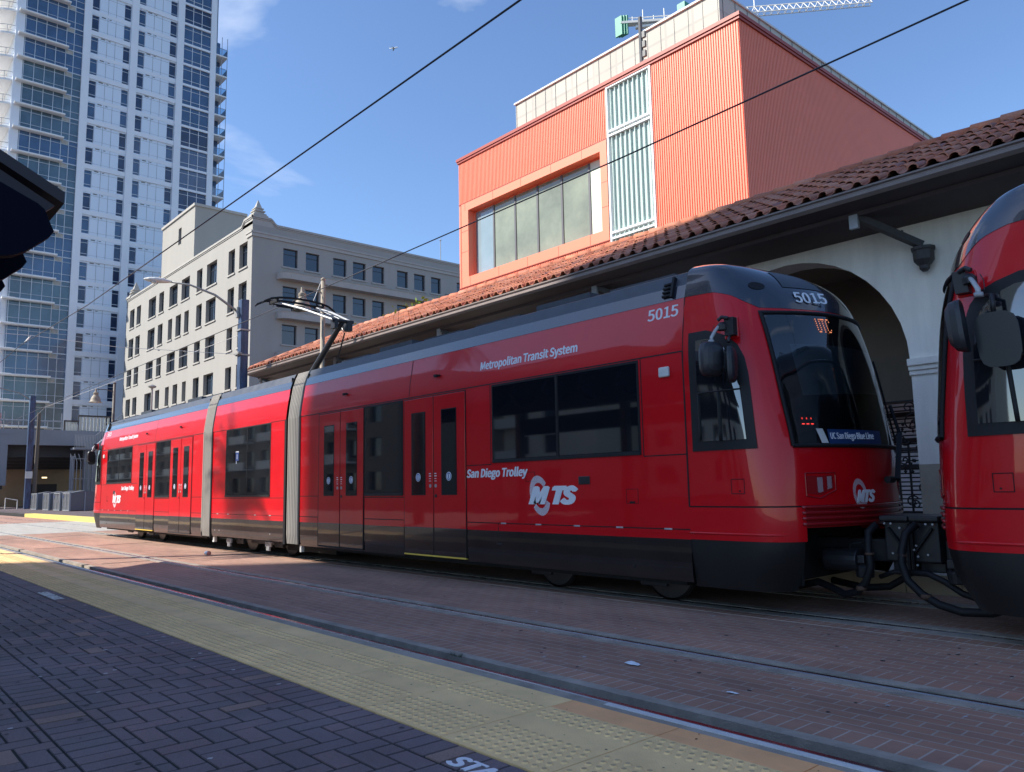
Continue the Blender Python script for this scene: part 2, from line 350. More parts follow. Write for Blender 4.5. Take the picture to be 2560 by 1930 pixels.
def wall_holes(mb, to3, us, vs, holes, depth, mi=0, mi_rev=0):
    """flat wall us=(u0,u1), vs=(v0,v1) with rectangular holes (u0,v0,u1,v1); to3(u,v,d) -> point, d = depth into the wall"""
    U = sorted(set([us[0], us[1]]+[a for h in holes for a in (h[0], h[2])])); V = sorted(set([vs[0], vs[1]]+[a for h in holes for a in (h[1], h[3])]))
    for i in range(len(U)-1):
        for j in range(len(V)-1):
            cu, cv = (U[i]+U[i+1])/2, (V[j]+V[j+1])/2
            if any(h[0] < cu < h[2] and h[1] < cv < h[3] for h in holes): continue
            mb.quad(to3(U[i], V[j], 0), to3(U[i+1], V[j], 0), to3(U[i+1], V[j+1], 0), to3(U[i], V[j+1], 0), mi)
    for a, b, c, d in holes:
        for (p, q) in (((a, b), (c, b)), ((c, b), (c, d)), ((c, d), (a, d)), ((a, d), (a, b))):
            mb.quad(to3(*p, 0), to3(*q, 0), to3(*q, depth), to3(*p, depth), mi_rev)

mat('tower_glass_teal', (.07, .125, .165), .06, spec=.9, noise=.5, nscale=.3)
mat('wall_lamp_lit', (.8, .6, .35), .5, emit=(1, .75, .4), estr=1.5)
clear_glass('tower_guard', tint=(.62, .76, .84))

mat('gum_dark', (.03, .03, .032), .7); mat('gum_pale', (.42, .40, .40), .8)
# ============================================================ GROUND AND TRACKS
b = MB(); b.quad((-1500, -1500, -.14), (1500, -1500, -.14), (1500, 1500, -.14), (-1500, 1500, -.14)); struct(b.build('ground', 'asphalt'))
YA, YB = 3.84, 5.12      # bricks between the rails of the near track
X0, X1 = -62.0, 22.0
def strip(name, y0, y1, z0, z1, m, xa=X0, xb=X1):
    q = MB(); q.box(xa, xb, y0, y1, z0, z1); return struct(q.build(name, m))
strip('trench_floor', 3.24, 3.845, -.13, -.09, 'trench')
# brick slabs
strip('brick_pavement', 3.94, 5.02, -.13, 0, 'track_brick', -31.5)
strip('brick_pavement', 5.345, 7.12, -.13, 0, 'track_brick', -31.5)
strip('brick_pavement', 7.55, 8.55, -.13, 0, 'track_brick', -31.5)
strip('brick_pavement', 9.0, 9.55, -.13, 0, 'track_brick', -31.5)
strip('brick_pavement', 3.84, 9.93, -.13, 0, 'far_brick', -110, -44.6)
q = MB(); q.box(-44.6, -31.5, 3.84, 10.2, -.13, .002); struct(q.build('concrete_crossing', 'concrete'))
# concrete strips along the rails
strip('concrete_pavement', 3.845, 3.94, -.13, .006, 'concrete_strip', -31.5)
strip('concrete_pavement', 5.02, 5.13, -.13, .005, 'concrete_strip', -31.5)
strip('concrete_pavement', 5.235, 5.345, -.13, .006, 'concrete_strip', -31.5)
strip('concrete_pavement', 7.12, 7.29, -.13, .006, 'concrete_strip', -31.5)
strip('concrete_pavement', 7.40, 7.55, -.13, .005, 'concrete_strip', -31.5)
strip('concrete_pavement', 8.55, 8.72, -.13, .005, 'concrete_strip', -31.5)
strip('concrete_pavement', 8.83, 9.0, -.13, .006, 'concrete_strip', -31.5)
# rails: grooved head, flangeway beside it
def rail(yc, g, xb=X1):
    q = MB(); n = 10; prof = [(-.036, -.09), (-.036, -.012), (-.030, -.002), (-.018, .004), (.018, .004), (.030, -.002), (.036, -.012), (.036, -.09)]
    for i in range(len(prof)-1):
        a, c = prof[i], prof[i+1]; q.quad((-110, yc+a[0], a[1]), (xb, yc+a[0], a[1]), (xb, yc+c[0], c[1]), (-110, yc+c[0], c[1]))
    o = struct(q.build('rail', 'steel')); return o
rail(3.695, 1); rail(5.182, -1); rail(7.345, 1); rail(8.775, -1)
for ya in (3.94, 5.345, 6.912, 7.55):
    q = MB(); q.box(-31.5, X1, 0, .208, -.02, .0035); o_ = struct(q.build('brick_pavement', 'soldier_brick')); o_.location = (0, ya, 0)
# transverse joints across the brick every 6.1 m, with a drain box at the near rail
q = MB()
for k in range(3):
    x = -28.7+6.1*k-.0
    for (ya, yb) in ((3.94, 5.02), (5.345, 7.12)): q.box(x-.03, x+.03, ya, yb, -.02, .003)
    q.box(x-.12, x+.06, 3.84, 3.94, -.05, .009)
struct(q.build('pavement_joint', 'trench'))

# ============================================================ NEAR PLATFORM
PZ = .15
q = MB(); q.box(-60, 22, -9, 2.26, -.14, PZ-.004); struct(q.build('platform_slab', 'trench'))
q = MB(); q.box(-60, -17.0, -9, 2.055, PZ-.003, PZ+.002); q.box(-17, 22, -9, -1.6, PZ-.003, PZ+.002); q.box(2.2, 22, -1.6, 2.055, PZ-.003, PZ+.002); struct(q.build('platform_pavement', 'paver_sheet'))
# herringbone pavers laid one by one, mitred border course of stretchers along the tactile strip
q = MB(); W, Lb, g = .118, .236, .0075
def paver(x0, y0, x1, y1):
    y1 = min(y1, 2.052)
    if y0 < B0 < y1: y1 = B0 if B0-y0 > .02 else y1
    if y0 < B1 < y1: y0 = B1
    if y0 >= B0-.001 and y1 <= B1+.001: return
    if y0 < B0 and y1 > B0+.001: return
    if y1-y0 < .02: return
    dz = random.uniform(-.0012, .0012); q.chbox(x0+g/2, x1-g/2, y0+g/2, y1-g/2, PZ-.02, PZ+.002+dz, .004)
NX, NY = int(19.2/W), int(3.66/W)
B0, B1 = .925, 1.16
for j in range(NY+1):
    for i in range(NX+1):
        k = (i-j) % 4; x, y = -17+i*W, -1.6+j*W
        if k == 0: paver(x, y, x+Lb, y+W)
        elif k == 3: paver(x, y, x+W, y+Lb)
i = 0; x = -17.0
while x < 2.2:
    q.chbox(x+g/2, x+W-g/2, 2.055+g/2, 2.258-g/2, PZ-.02, PZ+.002+random.uniform(-.001, .001), .004); q.chbox(x+g/2, x+W-g/2, B0+g/2, B1-g/2, PZ-.02, PZ+.002+random.uniform(-.001, .001), .004); x += W
struct(q.build('platform_pavement', 'platform_paver', recalc=False))
q = MB(); q.box(-60, -17, 2.055, 2.258, PZ-.003, PZ+.002); q.box(2.2, 22, 2.055, 2.258, PZ-.003, PZ+.002); struct(q.build('platform_pavement', 'paver_sheet'))
# tactile strip: tiles with truncated domes
q = MB(); x = -59.46
xs = []
while x < 21: xs.append(x); x += .6955
off = (-3.11 - xs[0]) % .6955
for xa in xs:
    xa += off-.6955; xb = xa+.6895
    q.box(xa, xb, 2.263, 2.968, -.12, PZ+.006, 0)
    q.box(xa, xb, 2.972, 3.145, -.12, PZ+.004, 1 if xa > -3.2 else 0)
rows = [2.305, 2.362, 2.419, 2.476, 2.533, 2.59, 2.815, 2.872, 2.929]
x = -26.0; n = 8
while x < 1.5:
    for ri, y in enumerate(rows):
        cx = x+(.0285 if ri % 2 else 0)
        fx = (cx - (-3.11)) % .6955
        if fx < .03 or fx > .665: continue
        r1, r2 = .019, .0125; vs = []
        for rr_, zz in ((r1, PZ+.006), (r2, PZ+.0125)):
            for k in range(n): t = 2*math.pi*k/n; vs.append((cx+rr_*math.cos(t), y+rr_*math.sin(t), zz))
        q.add(vs, [(k, (k+1) % n, (k+1) % n+n, k+n) for k in range(n)], 0); q.add(vs[n:], [tuple(range(n))], 2)
    x += .057
struct(q.build('tactile_pavement', ['tactile_yellow', 'tactile_orange', 'dome_worn'], recalc=False))
q = MB(); q.box(-60, 22, 3.149, 3.245, -.12, PZ); struct(q.build('platform_edge', 'concrete_strip'))
q = MB(); q.box(-2.95, 6, 3.205, 3.247, PZ-.02, PZ+.003); struct(q.build('edge_paint_line', 'grey_white'))
# stencilled words on the border course
text('STAND', .155, 'white_vinyl', (-2.83, 2.075, PZ+.004), None, 'platform_lettering', bold=.006, sx=.95)
t1 = bpy.context.scene.objects['platform_lettering']; struct(t1)
t2 = text('STAND BACK', .155, 'grey_white', (-11.0, 2.08, PZ+.004), None, 'platform_lettering', bold=.006, sx=.95); struct(t2)
# far platform on the depot side
q = MB(); q.box(-31, 22, 9.60, 12.6, -.13, .215); struct(q.build('depot_walkway', 'concrete'))
q = MB()
for k in range(88): q.box(-31+.6*k, -31+.6*k+.592, 9.545, 9.60, -.13, .13, 0); q.box(-31+.6*k, -31+.6*k+.592, 9.53, 9.62, .132, .222, 0)
struct(q.build('depot_kerb', 'tan_wall'))
# far left: yellow platform edge, footway
q = MB(); q.box(-57.6, -53.6, 9.95, 10.5, -.13, .21); q.box(-53.57, -33, 9.95, 10.5, -.13, .21); struct(q.build('far_platform_edge', 'kerb_yellow'))
q = MB(); q.box(-100, -57.6, 10.2, 10.5, -.13, .18); q.box(-130, -31, 10.5, 27, -.13, .2); struct(q.build('far_footway', 'paver_sheet'))
q = MB(); q.box(-130, -101, 8, 40, .2, .215); struct(q.build('far_pavement', 'concrete'))
# small litter and weeds
q = MB(); rnd = random.Random(3)
def crumple(cx, cy, lx, ly, h, n=7):
    mbx = MB(); P = []
    for i in range(n):
        row = []
        for j in range(n):
            u, v = i/(n-1)-.5, j/(n-1)-.5; e = max(0, 1-4*max(abs(u), abs(v))**2)
            row.append((cx+u*lx+rnd.uniform(-.006, .006), cy+v*ly*(1-.8*abs(u))+rnd.uniform(-.006, .006), .008+h*e*rnd.uniform(.3, 1)))
        P.append(row)
    mbx.grid(P); return mbx
tag(crumple(-3.89, 4.55, .13, .06, .02).build('paper_scrap', 'paper', smooth=True), 'crumpled white paper scrap lying on the brick between the near rails', 'litter')
tag(crumple(-2.93, 4.36, .08, .03, .008).build('paper_scrap', 'paper', smooth=True), 'smaller flat paper scrap on the brick, right of the crumpled one', 'litter')
c = thing('paper_cup', 'crushed red and white paper cup lying on sunlit brick between the tracks', 'cup', (-16.84, 6.26, 0.0))
q = MB(); q.lathe([(.034, -.09), (.042, -.05), (.036, 0), (.045, .05), (.043, .09)], (-16.84, 6.26, .045), 12, 0, 'x'); q.build('cup_body', 'paper', c, smooth=True)
q = MB(); q.lathe([(.046, .088), (.047, .10), (.035, .104)], (-16.84, 6.26, .045), 12, 0, 'x'); q.build('lid', 'cup_red', c, smooth=True)
q = MB(); q.lathe([(.039, -.095), (.041, -.08)], (-16.84, 6.26, .045), 12, 0, 'x'); q.build('band', 'cup_red', c, smooth=True)
def weed(cx, cy, z, label, n=46, s=.07):
    q = MB()
    for _ in range(n):
        a = rnd.uniform(0, 6.28); l = rnd.uniform(.4, 1)*s; bx, by = cx+rnd.uniform(-.09, .09), cy+rnd.uniform(-.02, .02)
        q.add([(bx-.003, by, z), (bx+.003, by, z), (bx+math.cos(a)*l, by+math.sin(a)*l*.4, z+l*.9)], [(0, 1, 2)])
    tag(q.build('weed_tuft', 'weed_green'), label, 'weed')
weed(-5.45, 3.66, -.03, 'small green weed tuft growing in the rail gap by the near rail')
weed(-5.05, 3.84, 0, 'low dark weed tuft on the concrete lip across the rail from the other tuft', 30, .05)

# old gum and grease spots trodden into the platform and the track bed
q = MB(); rnd2 = random.Random(21)
def spot(x, y, z, r_, mi):
    n = 9; q.add([(x+r_*rnd2.uniform(.7, 1.15)*math.cos(6.283*k/n), y+r_*rnd2.uniform(.7, 1.15)*math.sin(6.283*k/n), z) for k in range(n)], [tuple(range(n))], mi)
for _ in range(170):
    x = -rnd2.uniform(.5, 14); spot(x, rnd2.uniform(.3, 2.24), PZ+.0048, rnd2.uniform(.006, .019), rnd2.choice((0, 0, 1)))
for _ in range(90):
    x = -rnd2.uniform(.5, 12); spot(x, rnd2.choice((rnd2.uniform(2.64, 2.78), rnd2.uniform(2.98, 3.14))), PZ+.0068, rnd2.uniform(.002, .007), 0)
for _ in range(150):
    x = -rnd2.uniform(.5, 14); spot(x, rnd2.choice((rnd2.uniform(4.17, 5.0), rnd2.uniform(5.56, 6.9))), .0028, rnd2.uniform(.006, .02), rnd2.choice((0, 0, 1)))
struct(q.build('pavement_spots', ['gum_dark', 'gum_pale']))
# ============================================================ LIGHT RAIL VEHICLES
YC = 8.07                 # track centre
def interp(t, ks):
    for i in range(len(ks)-1):
        if t <= ks[i+1][0]:
            a, c = ks[i], ks[i+1]; f = (t-a[0])/(c[0]-a[0]); return a[1]+(c[1]-a[1])*f
    return ks[-1][1]
WZ = [(.2, 1.27), (.36, 1.315), (.5, 1.32), (2.67, 1.32), (2.9, 1.295), (3.27, 1.235), (3.42, 1.19), (3.57, 1.12), (3.62, .98), (3.66, .0)]
def hw(z): return interp(z, WZ)          # half width of the body at height z
US = [0, .15, .3, .45, .6, .74, .87, 1.0]
NOSE = [  # z, [(y, x) from the centre of the nose to the cab seam]
 (.36, [(0, -3.68), (.35, -3.70), (.7, -3.76), (.93, -3.84), (1.10, -3.93), (1.24, -4.08), (1.315, -4.35), (1.315, -4.93)]),
 (.73, [(0, -3.58), (.35, -3.61), (.7, -3.69), (.95, -3.78), (1.13, -3.87), (1.26, -4.00), (1.32, -4.28), (1.32, -4.93)]),
 (1.07, [(0, -3.56), (.35, -3.59), (.7, -3.68), (.95, -3.78), (1.13, -3.87), (1.26, -4.00), (1.32, -4.28), (1.32, -4.93)]),
 (1.6, [(0, -3.56), (.35, -3.59), (.7, -3.69), (.95, -3.80), (1.11, -3.89), (1.24, -4.03), (1.32, -4.30), (1.32, -4.93)]),
 (2.1, [(0, -3.62), (.35, -3.65), (.7, -3.77), (.95, -3.89), (1.11, -3.98), (1.24, -4.11), (1.32, -4.36), (1.32, -4.93)]),
 (2.67, [(0, -3.73), (.35, -3.76), (.7, -3.88), (.94, -4.01), (1.09, -4.10), (1.22, -4.23), (1.31, -4.46), (1.32, -4.93)]),
 (3.05, [(0, -3.83), (.35, -3.87), (.69, -4.00), (.91, -4.12), (1.05, -4.22), (1.165, -4.35), (1.245, -4.56), (1.275, -4.93)]),
 (3.27, [(0, -3.94), (.34, -3.98), (.67, -4.10), (.89, -4.21), (1.03, -4.31), (1.13, -4.43), (1.20, -4.62), (1.235, -4.93)]),
 (3.45, [(0, -4.13), (.32, -4.16), (.62, -4.24), (.84, -4.33), (.97, -4.41), (1.07, -4.50), (1.15, -4.66), (1.18, -4.93)]),
 (3.58, [(0, -4.38), (.3, -4.40), (.56, -4.43), (.75, -4.47), (.88, -4.52), (.99, -4.57), (1.08, -4.68), (1.13, -4.93)]),
 (3.65, [(0, -4.60), (.25, -4.60), (.46, -4.61), (.6, -4.63), (.74, -4.66), (.86, -4.71), (.95, -4.79), (1.0, -4.93)])]
def cr1(p0, p1, p2, p3, t): return .5*(2*p1+(p2-p0)*t+(2*p0-5*p1+4*p2-p3)*t*t+(3*p1-p0-3*p2+p3)*t**3)
def prof_at(u, prof):
    s = -1 if u < 0 else 1; a = min(abs(u), 1)
    i = 0
    while i < len(US)-2 and a > US[i+1]: i += 1
    t = (a-US[i])/(US[i+1]-US[i]); n = len(prof)
    g = lambda k: prof[k] if 0 <= k < n else ((-prof[1][0], prof[1][1]) if k < 0 else (2*prof[-1][0]-prof[-2][0], 2*prof[-1][1]-prof[-2][1]))
    p = [g(i-1), g(i), g(i+1), g(i+2)]
    return s*cr1(p[0][0], p[1][0], p[2][0], p[3][0], t), cr1(p[0][1], p[1][1], p[2][1], p[3][1], t)
def surf(u, z, off=0):
    """cab surface: u -1..1 (-1 = near side seam, 0 = nose, 1 = far side seam)"""
    def raw(u, z):
        k = 0
        while k < len(NOSE)-2 and z > NOSE[k+1][0]: k += 1
        z0, z1 = NOSE[k][0], NOSE[k+1][0]; t = max(0, min(1, (z-z0)/(z1-z0)))
        q = [prof_at(u, NOSE[max(0, min(len(NOSE)-1, k+d))][1]) for d in (-1, 0, 1, 2)]
        zz = [NOSE[max(0, min(len(NOSE)-1, k+d))][0] for d in (-1, 0, 1, 2)]
        def herm(i):
            m1 = (q[2][i]-q[0][i])/max(zz[2]-zz[0], 1e-6); m2 = (q[3][i]-q[1][i])/max(zz[3]-zz[1], 1e-6); hh = z1-z0
            return (2*t**3-3*t*t+1)*q[1][i]+(t**3-2*t*t+t)*hh*m1+(-2*t**3+3*t*t)*q[2][i]+(t**3-t*t)*hh*m2
        return Vector((herm(1), YC+herm(0), z))
    p = raw(u, z)
    if off:
        e = .01; du = raw(min(1, u+e), z)-raw(max(-1, u-e), z); z2, z3 = min(3.64, z+e), max(.37, z-e); dz = raw(u, z2)-raw(u, z3)
        n = du.cross(dz); n.normalize()
        if n.x < 0 and abs(u) < .5: n = -n
        if abs(u) >= .5 and n.y*u < 0: n = -n
        p = p+n*off
    return p
def u_of_x(x, z, side=-1):
    lo, hi = .3, 1.0
    for _ in range(30):
        m_ = (lo+hi)/2
        if surf(side*m_, z).x > x: lo = m_
        else: hi = m_
    return side*(lo+hi)/2
def zb(u):                               # line between the red and the dark roof on the cab
    return interp(abs(u), [(0, 3.04), (.56, 3.05), (.66, 3.12), (.76, 3.21), (.86, 3.265), (1.0, 3.27)])
def patch(mb, f, na, nb, mi=0): mb.grid([[f(i/na, j/nb) for j in range(nb+1)] for i in range(na+1)], mi)

def cab(root, X, lead):
    """one driver's cab, modelled at X -4.93..-3.46; X() moves or mirrors it"""
    q = MB(); patch(q, lambda a, c: surf(-1+2*a, 1.07+(zb(-1+2*a)-1.07)*c), 96, 40); o = q.build('cab_shell', 'red_paint', root, True, X=X)
    q = MB(); patch(q, lambda a, c: surf(-1+2*a, zb(-1+2*a)+(3.65-zb(-1+2*a))*c, .004), 72, 16)
    top = [surf(-1+2*i/72, 3.65, .004) for i in range(73)]; q.add(top, [tuple(range(73))]); q.build('cab_roof', 'roof_paint', root, True, X=X, auto=40)
    # lower side panels with a shadow gap above, black skirt below
    q = MB()
    for s in (-1, 1):
        patch(q, lambda a, c: surf(s*(.52+.48*a), .735+(1.055-.735)*c, .006), 30, 8)
        for (za, zc) in ((.79, .80), (.80, .81)): pass
    build_each(q, 'side_apron', 'red_paint', root, smooth=True, X=X)
    q = MB()
    for s in (-1, 1): patch(q, lambda a, c: surf(s*(.535+.465*a), .26+(.735-.26)*c if .26+(.735-.26)*c > .36 else .36)+Vector((0-(.10*(1-c)**3)*(1-a), s*-.06*(1-c)**2, min(0, .26+(.735-.26)*c-.36))), 30, 12)
    build_each(q, 'cab_skirt', 'skirt_black', root, smooth=True, X=X)
    q = MB(); patch(q, lambda a, c: surf(-.52+1.04*a, .86+.20*c, -.01), 40, 6)
    for k in range(4):                    # ribbed bumper
        z = .885+.052*k
        pts = [surf(-.55+1.1*i/40, z+.012, .012) for i in range(41)]; q.tube(pts, .016, 6)
    q.build('bumper', 'deep_red', root, True, X=X)
    q = MB(); patch(q, lambda a, c: surf(-1+2*a, 1.055+.014*c, -.004), 60, 1); q.build('shadow_gap', 'rubber', root, X=X)
    q = MB()
    for s in (-1, 1):
        q.tube([surf(s*(.66+.34*i/20), .80, .008) for i in range(21)], [.001+.011*min(1, i/6) for i in range(21)], 6)
    build_each(q, 'apron_moulding', 'red_paint', root, smooth=True, X=X)
    # windscreen
    us = .575
    def wz(u, c): top = 3.0-.012*(abs(u)/us)**2; return 1.635+(top-1.635)*c
    q = MB(); patch(q, lambda a, c: surf((-us+2*us*a)*(1-.02*c), wz(-us+2*us*a, c), .010), 60, 24); ws = q.build('windscreen', 'windscreen_glass', root, True, X=X)
    q = MB()
    ed = [surf(-us+2*us*i/40, wz(-us+2*us*i/40, 0), .012) for i in range(41)]+[surf(us*(1-.02*j/20), wz(us, j/20), .012) for j in range(1, 21)]+[surf((us-2*us*i/40)*.98, wz(us-2*us*i/40, 1), .012) for i in range(1, 41)]+[surf(-us*(1-.02*j/20), wz(us, j/20), .012) for j in range(19, -1, -1)]
    q.tube(ed, .022, 6, cap=False); patch(q, lambda a, c: surf((-us+2*us*a)*.98, 2.70+.29*c, -.006), 40, 6); q.build('windscreen_seal', 'rubber', root, True, X=X)
    # cut a dark liner behind the glass so the cab reads as a room
    q = MB()
    patch(q, lambda a, c: surf(-.58+1.16*a, 1.62+1.4*c, .004), 40, 20)
    q.build('cab_interior', 'interior_dark', root, True, X=X)
    q = MB(); patch(q, lambda a, c: surf(-.40+.92*a, (2.13+.10*a)+(2.66-2.13-.10*a)*c, .006), 24, 6); q.build('roller_blind', 'blind_cloth', root, True, X=X)
    # roof details
    q = MB()
    for s in (-1, 1):
        vs = [surf(s*(.50+.075*math.cos(t)), 3.30+.045*math.sin(t), .010) for t in [2*math.pi*k/16 for k in range(16)]]; q.add(vs, [tuple(range(16))])
    build_each(q, 'roof_vent', 'rubber', root, X=X)
    q = MB(); patch(q, lambda a, c: surf(-.30+.24*a, 3.30+.22*c, .010), 8, 6); q.build('roof_hatch', 'roof_matte', root, True, X=X)
    q = MB(); q.lathe([(.09, 0), (.085, .03), (.02, .045)], (-4.75, YC, 3.655), 14); q.lathe([(.05, 0), (.05, .07), (.01, .08)], (-4.62, YC+.25, 3.62), 12); q.build('roof_aerial', 'roof_matte', root, True, X=X)
    # driver's side windows
    for s in (-1, 1):
        def wr(z): return interp(z, [(1.62, -4.13), (2.08, -4.17), (2.35, -4.20), (2.52, -4.235), (2.66, -4.30), (2.76, -4.40), (2.83, -4.55), (2.86, -4.66)])
        def side(x, z, off): return surf(u_of_x(x, z, s), z, off)
        def fr(a, c, off=.012): z = 1.62+1.235*c; xr = wr(z); return side(-4.85+(xr+4.85)*a, z, off)
        q = MB(); patch(q, lambda a, c: fr(a, c), 12, 26); w = q.build('cab_window', 'cab_frame', root, True, X=X)
        def gi(a, c): z = 1.715+1.045*c; xr = wr(z+.06)-.085; return side(-4.755+(xr+4.755)*a, z, .018)
        q = MB(); patch(q, gi, 10, 22); q.build('pane', 'cab_pane' if s < 0 else 'tram_glass', w, True, X=X)
        q = MB(); q.tube([side(-4.755+(wr(2.21)-.085+4.755)*k/6, 2.21, .022) for k in range(7)], .009, 6); q.tube([side(-4.50, 1.715+.49*k/6, .024) for k in range(7)], .016, 6)
        q.tube([side(-4.74, 1.73+.47*k/6, .024) for k in range(7)], .011, 6); q.build('sliding_frame', 'cab_frame', w, True, X=X)
        # small hatch
        q = MB(); P = [(-4.42, 1.33), (-4.28, 1.33), (-4.28, 1.19), (-4.42, 1.19), (-4.42, 1.33)]
        for (xa, za), (xb, zc) in zip(P, P[1:]): q.tube([side(xa+(xb-xa)*k/3, za+(zc-za)*k/3, .002) for k in range(4)], .0035, 4)
        q.lathe([(.008, -.004), (.008, .004)], tuple(side(-4.33, 1.215, .004)), 8, 0, 'y'); q.build('service_hatch', 'rubber', root, X=X)
        # headlight cluster
        ub, ue = .30, .50
        def hl(a, c, off): u = ub+(ue-ub)*(1-a); z0 = 1.19+.0*a-(.05*(1-abs(2*(1-a)-1)))+(.05*a-.03); z = z0+(1.375-z0)*c; return surf(s*u, z, off)
        q = MB(); ring = [hl(k/14, 0, .006) for k in range(15)]+[hl(1, k/6, .006) for k in range(1, 7)]+[hl(1-k/14, 1, .006) for k in range(1, 15)]+[hl(0, 1-k/6, .006) for k in range(1, 6)]
        q.tube(ring+[ring[0]], .006, 5, cap=False); hh = q.build('headlight', 'deep_red', root, True, X=X)
        q = MB(); patch(q, lambda a, c: hl(.06+.88*a, .12+.76*c, .005), 12, 5); q.build('recess', 'deep_red', hh, True, X=X)
        for (a0, a1) in ((.42, .60), (.74, .88)):
            q = MB(); patch(q, lambda a, c: hl(a0+(a1-a0)*a, .22+.60*c, .010), 4, 4); q.build('lens', 'lamp_lens', hh, True, X=X)
    # wiper on the nose
    q = MB(); base = surf(.12, 1.30, .07); mid = surf(.30, 1.78, .09); tip = surf(.36, 2.45, .05)
    q.lathe([(.035, -.06), (.035, .06)], tuple(surf(.04, 1.30, .06)), 10, 0, 'y')
    q.bar(base, mid, .05, .03); q.bar(surf(.16, 1.28, .05), surf(.33, 1.75, .08), .018, .018); q.bar(mid, surf(.34, 2.1, .07), .03, .02); q.tube([surf(.36, 1.72+.9*k/10, .03) for k in range(11)], .012, 5)
    q.build('wiper', 'rubber', root, X=X)

